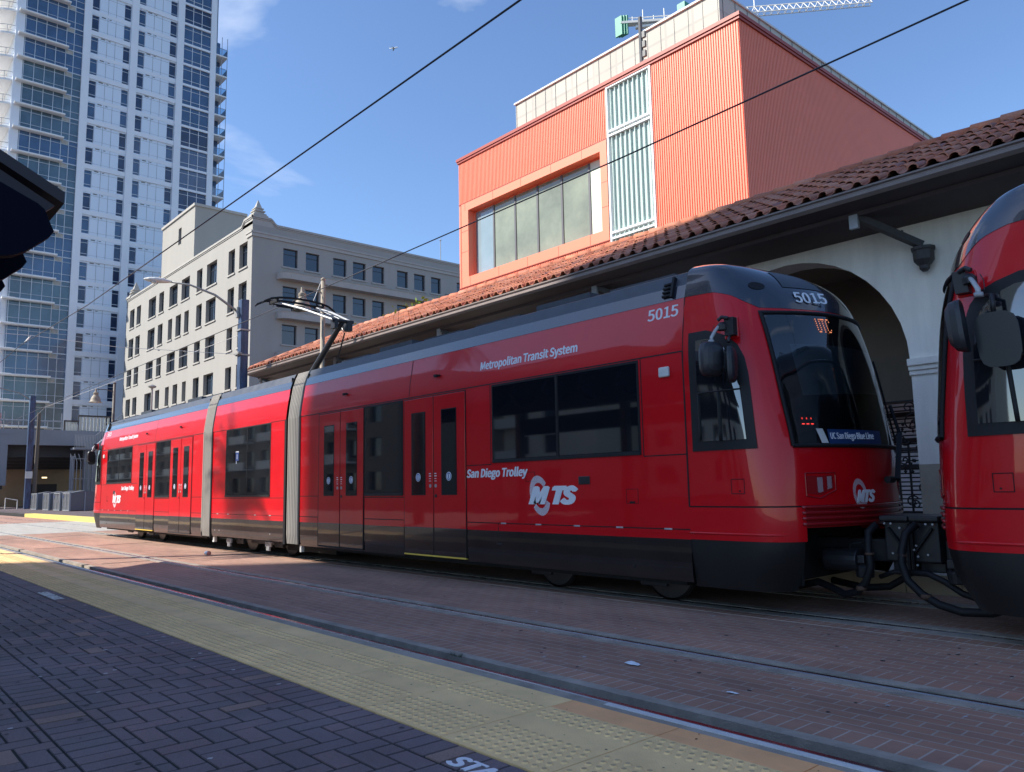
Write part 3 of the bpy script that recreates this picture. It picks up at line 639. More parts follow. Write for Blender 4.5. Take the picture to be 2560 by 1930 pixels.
def car_section(root, X, xa=-13.65, xb=-4.93, doors=True):
    """body of an end car between the bellows and the cab seam"""
    lev = [.73, 1.2, 1.62, 2.1, 2.67, 2.78, 2.9, 3.08, 3.27]
    def shell(name, m, zs, x0, x1, n=1, off=0):
        q = MB(); prof = [(YC-hw(z)-off, z) for z in zs]+[(YC+hw(z)+off, z) for z in reversed(zs)]
        for half in (prof[:len(zs)], prof[len(zs):]):
            q.grid([[(x0+(x1-x0)*i/n, y, z) for (y, z) in half] for i in range(n+1)])
        return build_each(q, name, m, root, smooth=True, X=X, auto=50)
    shell('body_shell', 'red_paint', lev, xa, xb, 12)
    q = MB(); zs = [3.27, 3.34, 3.42]; zs2 = [3.42, 3.50, 3.57, 3.60]
    for s in (-1, 1):
        q.grid([[(x, YC+s*(hw(z)+.004), z) for z in zs] for x in (xa, xb)], 0); q.grid([[(x, YC+s*(hw(z)+.002), z) for z in zs2] for x in (xa, xb)], 1)
    q.quad((xa, YC-hw(3.6)-.002, 3.6), (xb, YC-hw(3.6)-.002, 3.6), (xb, YC+hw(3.6)+.002, 3.6), (xa, YC+hw(3.6)+.002, 3.6), 1)
    for k in range(6): q.box(xa+.5+1.35*k, xa+1.5+1.35*k, YC-.75, YC+.75, 3.6, 3.72+.05*(k % 3 == 1), 1)
    q.build('roof_fairing', ['roof_paint', 'roof_matte'], root, X=X)
    q = MB()
    for s in (-1, 1):
        q.grid([[(x, YC+s*(hw(z)+.0), z) for z in (.30, .36, .5, .73)] for x in (xa, -10.19)]); q.grid([[(x, YC+s*(hw(z)+.0), z) for z in (.30, .36, .5, .73)] for x in (-8.64, xb)])
        q.grid([[(x, YC+s*(hw(z)-.004), z) for z in (.34, .36, .5, .73)] for x in (-10.19, -8.64)])
    build_each(q, 'skirt', 'skirt_paint', root, smooth=True, X=X, auto=50)
    q = MB(); q.box(xa+.1, xb-.2, YC-1.15, YC+1.15, .24, .72); q.box(xa+.02, xa+.04, YC-1.2, YC+1.2, .3, 3.5); q.build('underframe', 'underframe', root, X=X)
    # end frame towards the bellows
    q = MB(); q.box(xa-.035, xa+.01, YC-1.33, YC-1.22, .32, 2.7); q.box(xa-.035, xa+.01, YC+1.22, YC+1.33, .32, 2.7); build_each(q, 'end_frame', 'rubber', root, X=X)
    ys = {-1: YC-1.32, 1: YC+1.32}
    for s in (-1, 1):
        Y = ys[s]; o = -s    # o: direction inwards... outward is s
        def bx(q, x0, x1, z0, z1, t0, t1, mi=0): a, c = sorted((Y+s*t0, Y+s*t1)); q.box(x0, x1, a, c, z0, z1, mi)
        def onside(x, z, t): return (x, YC+s*(hw(z)+t), z)
        # panel seams
        q = MB()
        for (x0, x1, z) in ((xa, -12.93, 1.20), (xa, -12.93, .83), (-11.37, -10.19, 1.17), (-11.37, -10.19, .83), (-8.62, -8.10, 1.60), (-5.50, xb, 1.60), (-8.62, xb, .83)): bx(q, x0, x1, z-.006, z+.006, -.001, .0025)
        for (x, z0, z1) in ((-5.50, 1.6, 2.67), (-8.10, 1.6, 2.67), (-7.97, .73, .83), (-12.93, .34, 2.67), (-11.35, .34, 2.67)): bx(q, x-.006, x+.006, z0, z1, -.001, .0025)
        q.quad(onside(xa, 2.672, .003), onside(xb, 2.672, .003), onside(xb, 2.688, .003), onside(xa, 2.688, .003))
        for x, t in ((-10.05, .004), (xb-.004, .004)):
            for k in range(8):
                z0, z1 = 2.67+.6*k/8, 2.67+.6*(k+1)/8; q.quad(onside(x, z0, t), onside(x+.012, z0, t), onside(x+.012, z1, t), onside(x, z1, t))
        bx(q, xb-.010, xb+.008, 1.06, 2.67, -.002, .004)
        q.build('panel_seam', 'rubber', root, X=X)
        # raised waist moulding and hinges
        q = MB(); 
        for (x0, x1) in ((-8.60, xb), (-11.33, -10.21), (xa+.04, -12.95)): bx(q, x0, x1, .785, .80, 0, .006)
        build_each(q, 'waist_moulding', 'red_paint', root, X=X)
        q = MB()
        for x in (-7.86, -7.20, -6.54, -5.88, -5.21): bx(q, x-.05, x+.05, .820, .838, 0, .010)
        build_each(q, 'hinge', 'dull_steel', root, X=X, bevel=.003)
        # windows
        for (x0, x1, z0, z1, mull) in ((-11.34, -10.20, 1.20, 2.665, None), (-8.07, -5.53, 1.62, 2.665, -6.82)):
            q = MB(); bx(q, x0, x1, z0, z1, -.01, .006); w = q.build('window', 'rubber', root, X=X, bevel=.004)
            spans = [(x0, x1)] if mull is None else [(x0, mull), (mull, x1)]
            for (xp, xq_) in spans:
                q = MB(); bx(q, xp+.03, xq_-.03, z0+.045, z1-.03, .004, .0085); q.build('pane', 'tram_glass', w, X=X)
            q = MB(); bx(q, x0+.01, x1-.01, z0-.004, z0+.03, .006, .016)
            if mull: bx(q, mull-.014, mull+.014, z0+.03, z1, .006, .014)
            q.build('sill', 'cab_frame', w, X=X, bevel=.003)
        # doors
        for (x0, x1, sill) in ((-12.92, -11.36, 'underframe'), (-10.17, -8.63, 'yellow_edge')):
            xm = (x0+x1)/2; q = MB(); bx(q, x0, x1, .34, 2.66, .001, .004); d = q.build('door', 'rubber', root, X=X)
            for (a, c, inner) in ((x0+.018, xm-.012, 1), (xm+.012, x1-.018, -1)):
                q = MB(); bx(q, a, c, .735, 2.645, .003, .012); lf = q.build('door_leaf', 'red_paint', d, X=X, bevel=.004)
                q = MB(); bx(q, a, c, .345, .733, .003, .011); q.build('door_kick_panel', 'skirt_paint', d, X=X, bevel=.003)
                wa, wc = (a+.20, a+.545) if inner == 1 else (c-.545, c-.20)
                q = MB(); bx(q, wa-.012, wc+.012, 1.20, 2.435, .011, .014); q.build('window_seal', 'rubber', d, X=X)
                q = MB(); bx(q, wa+.004, wc-.004, 1.216, 2.42, .013, .0165); q.build('door_window', 'tram_glass', d, X=X)
                cx = (wa+wc)/2; q = MB()
                n = 20; yy = Y+s*.0175
                q.lathe([(.062, -.001), (.062, .001)], (cx, yy, 1.465), n, 0, 'y'); q.build('sticker', 'white_vinyl', d, X=X)
                q = MB(); q.lathe([(.052, -.001), (.052, .0012)], (cx, yy+s*.001, 1.465), n, 0, 'y'); q.build('sticker_ring', 'badge_blue', d, X=X)
                q = MB(); q.lathe([(.040, -.001), (.040, .0014)], (cx, yy+s*.0018, 1.465), n, 0, 'y'); q.build('sticker_face', 'white_vinyl', d, X=X)
                q = MB(); a_, c_ = sorted((yy+s*.0035, yy+s*.0045)); q.box(cx-.009, cx+.009, a_, c_, 1.435, 1.487); q.lathe([(.009, -.001), (.009, .001)], (cx, yy+s*.004, 1.497), 10, 0, 'y'); q.build('sticker_figure', 'badge_blue', d, X=X)
                bc = xm-.075 if inner == 1 else xm+.06
                q = MB(); q.lathe([(.026, -.004), (.026, .004), (.02, .006)], (bc, Y+s*.014, 1.335), 14, 0, 'y'); q.build('door_button', 'dull_steel', d, X=X)
                if inner == -1:
                    q = MB(); q.lathe([(.026, -.004), (.026, .004)], (bc, Y+s*.014, 1.19), 14, 0, 'y'); q.lathe([(.017, 0), (.017, .006)], (bc, Y+s*.016, 1.19), 12, 0, 'y'); q.build('lock_cover', 'black_metal', d, X=X)
                q = MB()
                for k in range(4): a_, c_ = sorted((Y+s*.012, Y+s*.0135)); q.box(bc-.035, bc+.02-.006*(k % 2), a_, c_, 1.40+.035*k, 1.408+.035*k+.006*(k > 1))
                q.build('door_notice', 'white_vinyl', d, X=X)
            q = MB(); bx(q, x0+.02, x1-.02, .325, .345, -.02, .018); q.build('door_sill', sill, d, X=X)
        # cameras, lamps, plates
        for x in (-12.03, -9.34):
            q = MB(); z = 2.94; y = YC+s*(hw(z)+.02); q.box(x-.04, x+.04, min(y, y+s*.03), max(y, y+s*.03), z-.02, z+.02); q.lathe([(.016, 0), (.018, .03)], (x+.05, y, z), 10, 0, 'x'); q.build('side_camera', 'rubber', root, X=X, bevel=.006)
        q = MB(); y = Y+s*.03; q.box(-5.24, -5.10, min(Y, y), max(Y, y), 2.43, 2.54); q.build('side_lamp', 'grey_white', root, X=X, bevel=.02)
        q = MB(); q.box(-6.49, -6.31, min(Y, Y+s*.012), max(Y, Y+s*.012), 1.31, 1.405); q.build('number_plate', 'black_metal', root, X=X, bevel=.02)
        q = MB()
        for (x0, x1, z0, z1) in ((-5.77, -5.60, 1.09, 1.25), (-7.42, -7.25, 1.36, 1.48)):
            for (a, c, e, f_) in ((x0, x1, z0, z0+.005), (x0, x1, z1-.005, z1), (x0, x0+.005, z0, z1), (x1-.005, x1, z0, z1)): bx(q, a, c, e, f_, 0, .002)
        bx(q, -5.72, -5.65, 1.095, 1.115, 0, .008); q.build('service_hatch', 'rubber', root, X=X)
        q = MB(); 
        for k in range(4): z = 3.33+.045*k; y = YC+s*(hw(z)+.02); q.lathe([(.018, -.09), (.018, .05)], (-5.13, y, z), 10, 0, 'x')
        q.build('roof_louvre', 'rubber', root, True, X=X)
        q = MB(); z = 3.42; y = YC+s*(hw(z)+.03); q.bar((-5.09, YC+s*(hw(3.31)+.02), 3.30), (-5.09, YC+s*(hw(3.52)+.03), 3.53), .05, .03); q.build('louvre_bracket', 'rubber', root, X=X)
        q = MB(); bx(q, -8.0, -7.9, .55, .575, 0, .006); q.lathe([(.014, -.004), (.014, .006)], (-5.7, Y, .42), 8, 0, 'y'); q.build('jacking_point', 'black_metal', root, X=X)

def bogie(root, x1, x2, X, brakes=True):
    for x in (x1, x2):
        q = MB()
        for s in (-1, 1): q.lathe([(.30, -.045), (.345, -.04), (.345, .0), (.33, .045), (.12, .05)], (x, YC+s*.72, .345), 24, 0, 'y')
        q.tube([(x, YC-.9, .345), (x, YC+.9, .345)], .07, 10); o = q.build('wheelset', 'wheel_black', root, X=X)
        q = MB()
        for s in (-1, 1): q.lathe([(.31, .046), (.33, .052), (.342, .048)], (x, YC-s*0+s*.72 if s > 0 else YC-.72-.098, .345), 28, 0, 'y')
        build_each(q, 'tyre', 'wheel_tread', o, smooth=True, X=X)
    q = MB()
    for s in (-1, 1):
        q.box(x1-.1, x2+.1, YC+s*.98-.05, YC+s*.98+.05, .28, .42)
        for x in (x1, x2):
            q.box(x-.18, x+.18, YC+s*1.04-.03, YC+s*1.04+.03, .19, .40); q.lathe([(.09, -.05), (.07, .06)], (x, YC+s*1.04, .34), 12, 0, 'y')
    q.box(x1+.2, x2-.2, YC-.9, YC+.9, .2, .4); q.build('bogie_frame', 'black_metal', root, X=X, bevel=.012)
    if not brakes: return
    q = MB()
    for s in (-1, 1):
        for x in (x1-.35, x2-.25):
            q.box(x-.13, x+.13, YC+s*1.16-.02, YC+s*1.16+.02, .20, .30); q.box(x-.07, x+.07, YC+s*1.165-.02, YC+s*1.165+.025, .12, .26)
    q.build('track_brake', 'dull_steel', root, X=X, bevel=.01)

def bellows(root, x0, x1):
    q = MB(); zs = [.32, .5, .8, 1.2, 1.7, 2.2, 2.67, 2.9, 3.27, 3.45, 3.57]; n = 7; P = []
    for i in range(n):
        a = x0+(x1-x0)*i/n; d = (x1-x0)/n
        for fx, w in ((.0, -.030), (.10, .005), (.30, .018), (.70, .018), (.90, .005), (1.0, -.030)):
            P.append([(a+d*fx, YC-hw(z)-w, z) for z in zs]+[(a+d*fx, YC+hw(z)+w, z) for z in reversed(zs)])
    q.grid(P); q.build('bellows', 'bellows_cloth', root)
    q = MB()
    for z in (1.19, 2.68): q.box(x0+.01, x1-.01, YC-hw(z)+.004, YC-hw(z)+.02, z-.008, z+.008)
    build_each(q, 'bellows_clip', 'dull_steel', root)

def centre_section(root):
    xa, xb = -18.02, -14.28; I = lambda v: v
    q = MB(); lev = [.73, 1.2, 1.62, 2.1, 2.67, 2.78, 2.9, 3.08, 3.27]
    for s in (-1, 1): q.grid([[(xa+(xb-xa)*i/8, YC+s*hw(z), z) for z in lev] for i in range(9)])
    build_each(q, 'centre_body', 'red_paint', root, smooth=True, auto=50)
    q = MB()
    for s in (-1, 1): q.grid([[(x, YC+s*(hw(z)+.004), z) for z in (3.27, 3.34, 3.42)] for x in (xa, xb)], 0); q.grid([[(x, YC+s*(hw(z)+.002), z) for z in (3.42, 3.5, 3.57, 3.6)] for x in (xa, xb)], 1)
    q.quad((xa, YC-.98, 3.6), (xb, YC-.98, 3.6), (xb, YC+.98, 3.6), (xa, YC+.98, 3.6), 1)
    q.build('centre_roof_fairing', ['roof_paint', 'roof_matte'], root)
    q = MB()
    for s in (-1, 1): q.grid([[(x, YC+s*hw(z), z) for z in (.34, .4, .5, .73)] for x in (xa, xb)])
    build_each(q, 'centre_skirt', 'skirt_paint', root, smooth=True)
    q = MB(); q.box(xa+.05, xb-.05, YC-1.1, YC+1.1, .42, .7); q.box(xa+.02, xa+.03, YC-1.2, YC+1.2, .4, 3.5); q.box(xb-.03, xb-.02, YC-1.2, YC+1.2, .4, 3.5); q.build('centre_underframe', 'underframe', root)
    q = MB()
    for x in (xa, xb):
        for s in (-1, 1): q.box(x-.02, x+.03 if x == xa else x+.06, *sorted((YC+s*1.15, YC+s*1.335)), .30, 2.67)
    build_each(q, 'centre_end_frame', 'rubber', root)
    for s in (-1, 1):
        Y = YC+s*1.32
        def bx(q, x0, x1, z0, z1, t0, t1): a, c = sorted((Y+s*t0, Y+s*t1)); q.box(x0, x1, a, c, z0, z1)
        q = MB(); bx(q, -17.22, -14.93, 1.20, 2.665, -.01, .006); w = q.build('centre_window', 'rubber', root, bevel=.004)
        for a, c in ((-17.19, -16.07), (-16.04, -14.96)):
            q = MB(); bx(q, a, c, 1.235, 2.64, .004, .0085); q.build('pane', 'tram_glass', w)
        q = MB(); bx(q, -17.21, -14.94, 1.195, 1.23, .006, .016); bx(q, -16.065, -16.045, 1.23, 2.66, .006, .013); q.build('sill', 'cab_frame', w)
        q = MB(); bx(q, xa, -17.22, 2.660, 2.672, 0, .0025); bx(q, -14.93, xb, 2.660, 2.672, 0, .0025); bx(q, xa, xb, 1.165, 1.175, 0, .0025); bx(q, xa, xb, .825, .833, 0, .0025); q.build('centre_seam', 'rubber', root)
        q = MB(); bx(q, xa+.02, xb-.02, .785, .80, 0, .006); q.build('centre_moulding', 'red_paint', root)
        q = MB()
        for x in (-17.6, -17.0, -15.6, -14.9): bx(q, x-.04, x+.04, .82, .838, 0, .01)
        build_each(q, 'centre_hinge', 'dull_steel', root)
        q = MB()
        for x in (-17.75, -17.5, -14.9): q.lathe([(.014, -.003), (.014, .006)], (x, Y, .47), 8, 0, 'y')
        build_each(q, 'centre_bolt', 'dull_steel', root)
        if s < 0:
            q = MB(); bx(q, -16.66, -16.50, 1.96, 2.14, .0086, .0096); q.build('window_sticker', 'badge_blue', w)
            q = MB(); bx(q, -16.66, -16.50, 2.14, 2.165, .0086, .0096); bx(q, -16.60, -16.56, 2.0, 2.1, .0097, .0102); bx(q, -16.64, -16.60, 1.90, 1.955, .0086, .0096); q.build('window_sticker_text', 'white_vinyl', w)
def logo(root, cx, cz, w, Y, nm='emblem'):
    """ring of rays with slanted letters; centred, facing -Y; w = total width"""
    k = w/.91
    q = MB(); ang = R(19); n = 84
    for i in range(n):
        t = 2*math.pi*i/n; t2 = t+2*math.pi/n*.62
        def P(r_, t_):
            ex, ez = .172*r_*math.cos(t_), .252*r_*math.sin(t_); return (cx+k*(-.225+ex*math.cos(ang)-ez*math.sin(ang)), Y, cz+k*(-.005+ez*math.cos(ang)+ex*math.sin(ang)))
        mid = P(.82, t); uu_ = (mid[0]-cx)/k-.32*(mid[2]-cz)/k
        zz_ = (mid[2]-cz)/k
        if (uu_ < -.25 and -.13 < zz_ < -.01) or (-.25 <= uu_ < -.05 and abs(zz_) < .12): continue
        q.quad(P(.64, t), P(1, t), P(1, t2), P(.64, t2))
    q.build(nm, 'white_vinyl', root)
    Mx = ROT_NEGY
    text('M', .30*k, 'white_vinyl', (cx-.42*k, Y-.002, cz-.10*k), Mx, nm+'_lettering', root, shear=.32, bold=.022*k, sx=1.18)
    text('TS', .30*k, 'white_vinyl', (cx-.045*k, Y-.002, cz-.10*k), Mx, nm+'_lettering', root, shear=.32, bold=.022*k, sx=1.12, sp=.98)

mat('wheel_tread', (.10, .09, .085), .4, metal=.6); mat('wheel_black', (.03, .024, .022), .8)
mat('skirt_black', (.006, .006, .007), .45, coat=.08, noise=.2, nscale=2)
mat('cab_frame', (.018, .018, .02), .5, spec=.25, noise=.15, nscale=6)
mat('cab_pane', (.012, .014, .018), .04, spec=1.0, ior=1.8)

def mirror_arm(root, X, far=False):
    q = MB(); q.box(-4.40, -4.24, 6.735, 6.76, 2.72, 2.93); m_ = q.build('mirror_mount', 'red_paint', root, X=X, bevel=.01)
    q = MB(); q.box(-4.35, -4.25, 6.66, 6.74, 2.74, 2.92); q.lathe([(.05, 0), (.055, .05), (.03, .08)], (-4.37, 6.66, 2.80), 12); q.tube([(-4.40, 6.63, 2.90), (-4.36, 6.64, 2.93), (-4.30, 6.66, 2.91)], .02, 8)
    q.tube([(-4.45, 6.64, 2.86), (-4.47, 6.62, 2.80), (-4.47, 6.60, 2.72)], .004, 5)
    q.build('mirror_joint', 'black_metal', m_, X=X, bevel=.006)
    q = MB(); q.tube([(-4.37, 6.64, 2.86), (-4.41, 6.60, 2.80), (-4.44, 6.57, 2.73), (-4.44, 6.56, 2.68)], .018, 8); q.tube([(-4.44, 6.56, 2.70), (-4.44, 6.56, 2.665)], .03, 10); q.build('mirror_arm', 'dull_steel', m_, True, X=X)
    def shell(cx, cy, cz, w, h, d, rot, name):
        q = MB(); n = 24; rings = []
        for (sc, dd) in ((1.0, 0), (1.0, .25), (.92, .6), (.7, .85), (.35, .97)):
            row = []
            for k in range(n):
                t = 2*math.pi*k/n; ct, st = math.cos(t), math.sin(t); ex = 4.0
                rad = (abs(ct)**ex+abs(st)**ex)**(-1/ex); lx, lz = w/2*sc*rad*ct, h/2*sc*rad*st; ly = dd*d
                row.append((cx+lx*math.cos(rot)-ly*math.sin(rot), cy+lx*math.sin(rot)+ly*math.cos(rot), cz+lz))
            rings.append(row)
        for a, c in zip(rings, rings[1:]):
            o = len(q.v); q.v += a+c; q.f += [(o+k, o+(k+1) % n, o+(k+1) % n+n, o+k+n) for k in range(n)]; q.m += [0]*n
        o = len(q.v); q.v += rings[-1]; q.f.append(tuple(range(o, o+n))); q.m.append(0)
        o = len(q.v); q.v += rings[0]; q.f.append(tuple(range(o, o+n))); q.m.append(1)
        return q.build(name, ['mirror_black', 'mirror_face'], m_, True, X=X, auto=50)
    shell(-4.46, 6.55, 2.51, .25, .35, .13, R(-115), 'mirror_head') if not far else shell(-4.33, 6.50, 2.45, .24, .40, .13, R(-100), 'mirror_head')
    q = MB(); q.tube([(-4.30, 6.68, 2.74), (-4.28, 6.62, 2.70), (-4.27, 6.60, 2.66)] if not far else [(-4.44, 6.72, 2.70), (-4.50, 6.62, 2.68), (-4.50, 6.60, 2.54)], .016, 8); q.build('mirror_arm', 'black_metal', m_, True, X=X)
    shell(-4.27, 6.60, 2.44, .22, .36, .07, R(-70), 'mirror_head') if not far else shell(-4.50, 6.58, 2.33, .27, .42, .08, 0, 'mirror_head')
mat('mirror_black', (.022, .023, .028), .42); mat('mirror_face', (.01, .011, .014), .35)

# ---- first vehicle, three sections
I = lambda v: v
MC = lambda v: (-32.2-v[0], v[1], v[2])
M2 = lambda v: (-6.4-v[0]-.14*max(0, min(1, (v[2]-1.6)/1.9))*max(0, min(1, (v[0]+4.93)/.5)), v[1], v[2])
T1 = thing('light_rail_vehicle', 'long red articulated tram in three sections numbered 5015, raised pantograph on its roof', 'tram', (-16.1, YC, 0), 'coupled red trams')
def shiftX(F): return F
car_section(T1, I); cab(T1, I, True); mirror_arm(T1, I)
car_section(T1, MC); cab(T1, MC, False); mirror_arm(T1, MC)
centre_section(T1); bellows(T1, -14.16, -13.70); bellows(T1, -18.58, -18.06)
bogie(T1, -7.45, -5.65, I, False); bogie(T1, -16.95, -15.05, I); bogie(T1, -24.95, -23.0, I, False)
q = MB(); q.box(-14.3, -13.6, YC-.9, YC+.9, .25, .6); q.box(-18.7, -17.9, YC-.9, YC+.9, .25, .6); q.box(-15.2, -13.2, YC-.8, YC+.8, .12, .3); q.build('underfloor_equipment', 'underframe', T1)
q = MB(); q.box(-13.72, -13.66, 6.80, 6.86, .18, .34); q.box(-18.0, -17.9, 6.80, 6.86, .2, .34); q.build('hose_bracket', 'grey_white', T1)
# pantograph
pg = MB(); pg.box(-16.5, -15.5, YC-.35, YC+.35, 3.62, 3.72); pg.tube([(-16.0, YC-.1, 3.72), (-15.98, YC, 3.78)], .06, 8); pan = pg.build('pantograph', 'black_metal', T1, bevel=.01)
q = MB(); q.tube([(-16.0, YC, 3.75), (-14.5, YC, 4.80)], [.075, .055], 10); q.tube([(-14.5, YC-.24, 4.82), (-14.5, YC+.26, 4.82)], .04, 10); q.box(-14.6, -14.45, YC+.10, YC+.22, 4.62, 4.84); q.box(-14.62, -14.45, YC-.20, YC-.12, 4.65, 4.84)
q.tube([(-14.60, YC+.12, 4.60), (-15.35, YC+.25, 3.70)], .016, 6); q.build('lower_arm', 'black_metal', pan, True, auto=40)
q = MB()
for (ya, yb) in ((-.22, -.52), (.22, .50)): q.tube([(-14.5, YC+ya, 4.83), (-15.6, YC+(ya+yb)/2*1.0, 5.24), (-16.6, YC+yb, 5.56)], [.022, .027, .016], 8)
q.tube([(-15.2, YC-.28, 5.08), (-15.2, YC+.28, 5.08)], .014, 6); q.tube([(-15.9, YC-.38, 5.33), (-15.9, YC+.38, 5.33)], .012, 6); q.tube([(-14.62, YC+.1, 4.62), (-14.85, YC+.12, 4.95), (-16.3, YC+.4, 5.45)], .010, 6)
q.build('upper_arm', 'dull_steel', pan, True, auto=40)
q = MB()
for x in (-16.80, -16.42):
    pts = [(x, YC-.92, 5.44), (x, YC-.86, 5.50), (x, YC-.70, 5.585), (x, YC-.5, 5.63), (x, YC-.25, 5.655), (x, YC, 5.66), (x, YC+.25, 5.655), (x, YC+.5, 5.63), (x, YC+.70, 5.585), (x, YC+.84, 5.50), (x, YC+.92, 5.42)]
    q.tube(pts, [.012]+[.026]*9+[.012], 6)
    q.tube([(x, YC-.55, 5.55), (x, YC+.55, 5.55)], .016, 6)
for y in (-.56, .56): q.bar((-16.82, YC+y, 5.56), (-16.40, YC+y, 5.56), .05, .07); q.tube([(-16.6, YC+y, 5.50), (-16.66, YC+y, 5.45), (-16.6, YC+y, 5.42), (-16.54, YC+y, 5.45), (-16.6, YC+y, 5.50)], .006, 5)
q.box(-16.70, -16.40, YC-.1, YC+.1, 5.42, 5.50); q.tube([(-16.6, YC-.5, 5.47), (-16.6, YC+.5, 5.47)], .02, 6)
q.build('contact_head', 'rubber', pan, True, auto=40)
# lettering of the first vehicle
YS = YC-1.32-.003
def side_text(s, x, z, size, **k):
    yy = YC-hw(z+.02)-.004
    lean = Matrix.Rotation(R(90), 4, 'X') if z < 2.67 else Matrix.Rotation(R(81.5), 4, 'X')
    return text(s, size, 'white_vinyl', (x, yy, z), lean, 'side_lettering', T1, **k)
side_text('Metropolitan Transit System', -8.34, 2.90, .172, bold=.005, sx=.82)
side_text('San Diego Trolley', -8.63, 1.435, .168, bold=.006, sx=.90, shear=.18)
side_text('5015', -5.42, 3.085, .20, bold=.003, sx=.95)
side_text('Metropolitan Transit System', -25.58, 2.89, .168, bold=.005, sx=.82)
side_text('San Diego Trolley', -25.08, 1.42, .168, bold=.006, sx=.90, shear=.18)
side_text('5015', -27.05, 3.11, .20, bold=.003, sx=.95)
logo(T1, -6.94, 1.19, .91, YS); logo(T1, -25.5, 1.16, .91, YS)
def front_frame(u, z, off, X=I):
    p = Vector(surf(u, z, off)); a = Vector(surf(u+.01, z, off))-Vector(surf(u-.01, z, off)); a.normalize(); b_ = Vector(surf(u, z+.01, off))-Vector(surf(u, z-.01, off)); b_.normalize(); n = a.cross(b_)
    return p, a, b_, n
def front_text(s, u, z, off, size, m_, parent, name='front_lettering', **k):
    p, a, b_, n = front_frame(u, z, off); Mx = Matrix(((a.x, b_.x, n.x, 0), (a.y, b_.y, n.y, 0), (a.z, b_.z, n.z, 0), (0, 0, 0, 1)))
    return text(s, size, m_, p, Mx, name, parent, **k)
front_text('5015', -.27, 3.12, .014, .20, 'white_vinyl', T1, bold=.003, sx=.9)
p, a, b_, n = front_frame(-.16, 1.14, .012); 
def ff(x, z): return p+a*x+b_*z
q = MB()
for i in range(60):
    t, t2 = 2*math.pi*i/60, 2*math.pi*(i+.55)/60
    def P(r_, t_): ex, ez = .10*r_*math.cos(t_), .15*r_*math.sin(t_); return ff(ex*.94-ez*.34-.02, ez*.94+ex*.34+.03)
    q.quad(P(.62, t), P(1, t), P(1, t2), P(.62, t2))
q.build('front_emblem', 'white_vinyl', T1)
front_text('MTS', -.19, 1.09, .014, .17, 'white_vinyl', T1, name='front_emblem_lettering', shear=.3, bold=.010, sx=.72)
# destination in amber dots, run number in red dots
FONT = {'U': '10001 10001 10001 10001 10001 10001 01110', 'T': '11111 00100 00100 00100 00100 00100 00100', 'C': '01110 10001 10000 10000 10000 10001 01110'}
p, a, b_, n = front_frame(-.215, 2.80, .016); q = MB(); dx, dz = .0105, .0235
for ci, ch in enumerate('UTC'):
    for r_, row in enumerate(FONT[ch].split()):
        for c_, bit in enumerate(row):
            if bit == '1':
                o_ = p+a*((ci*6+c_)*dx)+b_*((6-r_)*dz); s_ = .0040
                q.quad(o_-a*s_-b_*s_*1.5, o_+a*s_-b_*s_*1.5, o_+a*s_+b_*s_*1.5, o_-a*s_+b_*s_*1.5)
q.build('destination_display', 'led_amber', T1)
p, a, b_, n = front_frame(-.46, 1.84, .016); q = MB()
for ci in range(3):
    o_ = p+a*(.05*ci); q.quad(o_, o_+a*.03, o_+a*.03+b_*.009, o_+b_*.009); q.quad(o_+a*.012+b_*.05, o_+a*.018+b_*.05, o_+a*.018+b_*.068, o_+a*.012+b_*.068)
q.build('run_number_display', 'led_red', T1)
q = MB(); patch(q, lambda a_, c_: surf(-.31+.35*a_, 1.655+.14*c_-.004*a_, .013), 12, 3); sg = q.build('route_sign', 'sign_blue', T1, True)
q = MB(); patch(q, lambda a_, c_: surf(-.355+.045*c_*0+.04*a_-.02*c_, 1.66+.14*c_, .0135), 2, 3); q.build('route_sign_corner', 'grey_white', T1, True)
front_text('UC San Diego Blue Line', -.30, 1.70, .0155, .098, 'white_vinyl', T1, name='route_sign_lettering', bold=.001, sx=.52)

# ---- second vehicle, coupled in front
T2 = thing('light_rail_vehicle', 'red tram cut off at the right, only its rounded nose and side mirrors showing', 'tram', (4.0, YC, 0), 'coupled red trams')
car_section(T2, M2); cab(T2, M2, False)
mirror_arm(T2, M2, True)
bogie(T2, -.85, .95, I, False)
q = MB(); q.tube([(-1.95, 6.95, .30), (-1.95, 6.95, .12)], .02, 6); q.tube([(-1.80, 6.95, .30), (-1.80, 6.95, .12)], .02, 6); q.box(-2.05, -1.7, 6.9, 7.02, .08, .12); q.build('track_brake', 'black_metal', T2)
# ---- coupler between the noses (belongs half to each vehicle)
def coupler(root, X, extra):
    q = MB(); q.box(-3.45, -3.205, YC-.24, YC+.24, .52, .90); q.box(-3.47, -3.203, YC-.30, YC+.30, .90, .955); q.box(-3.44, -3.215, YC-.12, YC+.12, .42, .52)
    c = q.build('coupler', 'black_metal', root, X=X, bevel=.015)
    q = MB(); q.box(-4.4, -3.45, YC-.12, YC+.12, .50, .72); q.lathe([(.11, 0), (.11, .34)], (-3.98, YC-.38, .53), 16, 0, 'x'); q.box(-3.64, -3.57, YC-.45, YC-.32, .50, .58); q.lathe([(.08, 0), (.09, .10), (.05, .16)], (-3.62, YC-.34, .36), 14)
    q.build('drawbar', 'black_metal', c, X=X, bevel=.01)
    q = MB(); q.bar((-3.40, YC-.26, .84), (-3.24, YC-.27, .62), .05, .02); q.bar((-3.22, YC-.26, .88), (-3.22, YC-.27, .45), .03, .02); q.build('strap', 'rubber', c, X=X)
    q = MB()
    for (x, z) in ((-3.28, .84), (-3.26, .68), (-3.24, .64), (-3.27, .58), (-3.42, .88), (-3.36, .88), (-3.26, .50), (-3.36, .60)): q.lathe([(.010, -.012), (.010, .0)], (x, YC-.285, z), 8, 0, 'y')
    q.build('bolt', 'dull_steel', c, X=X)
    return c
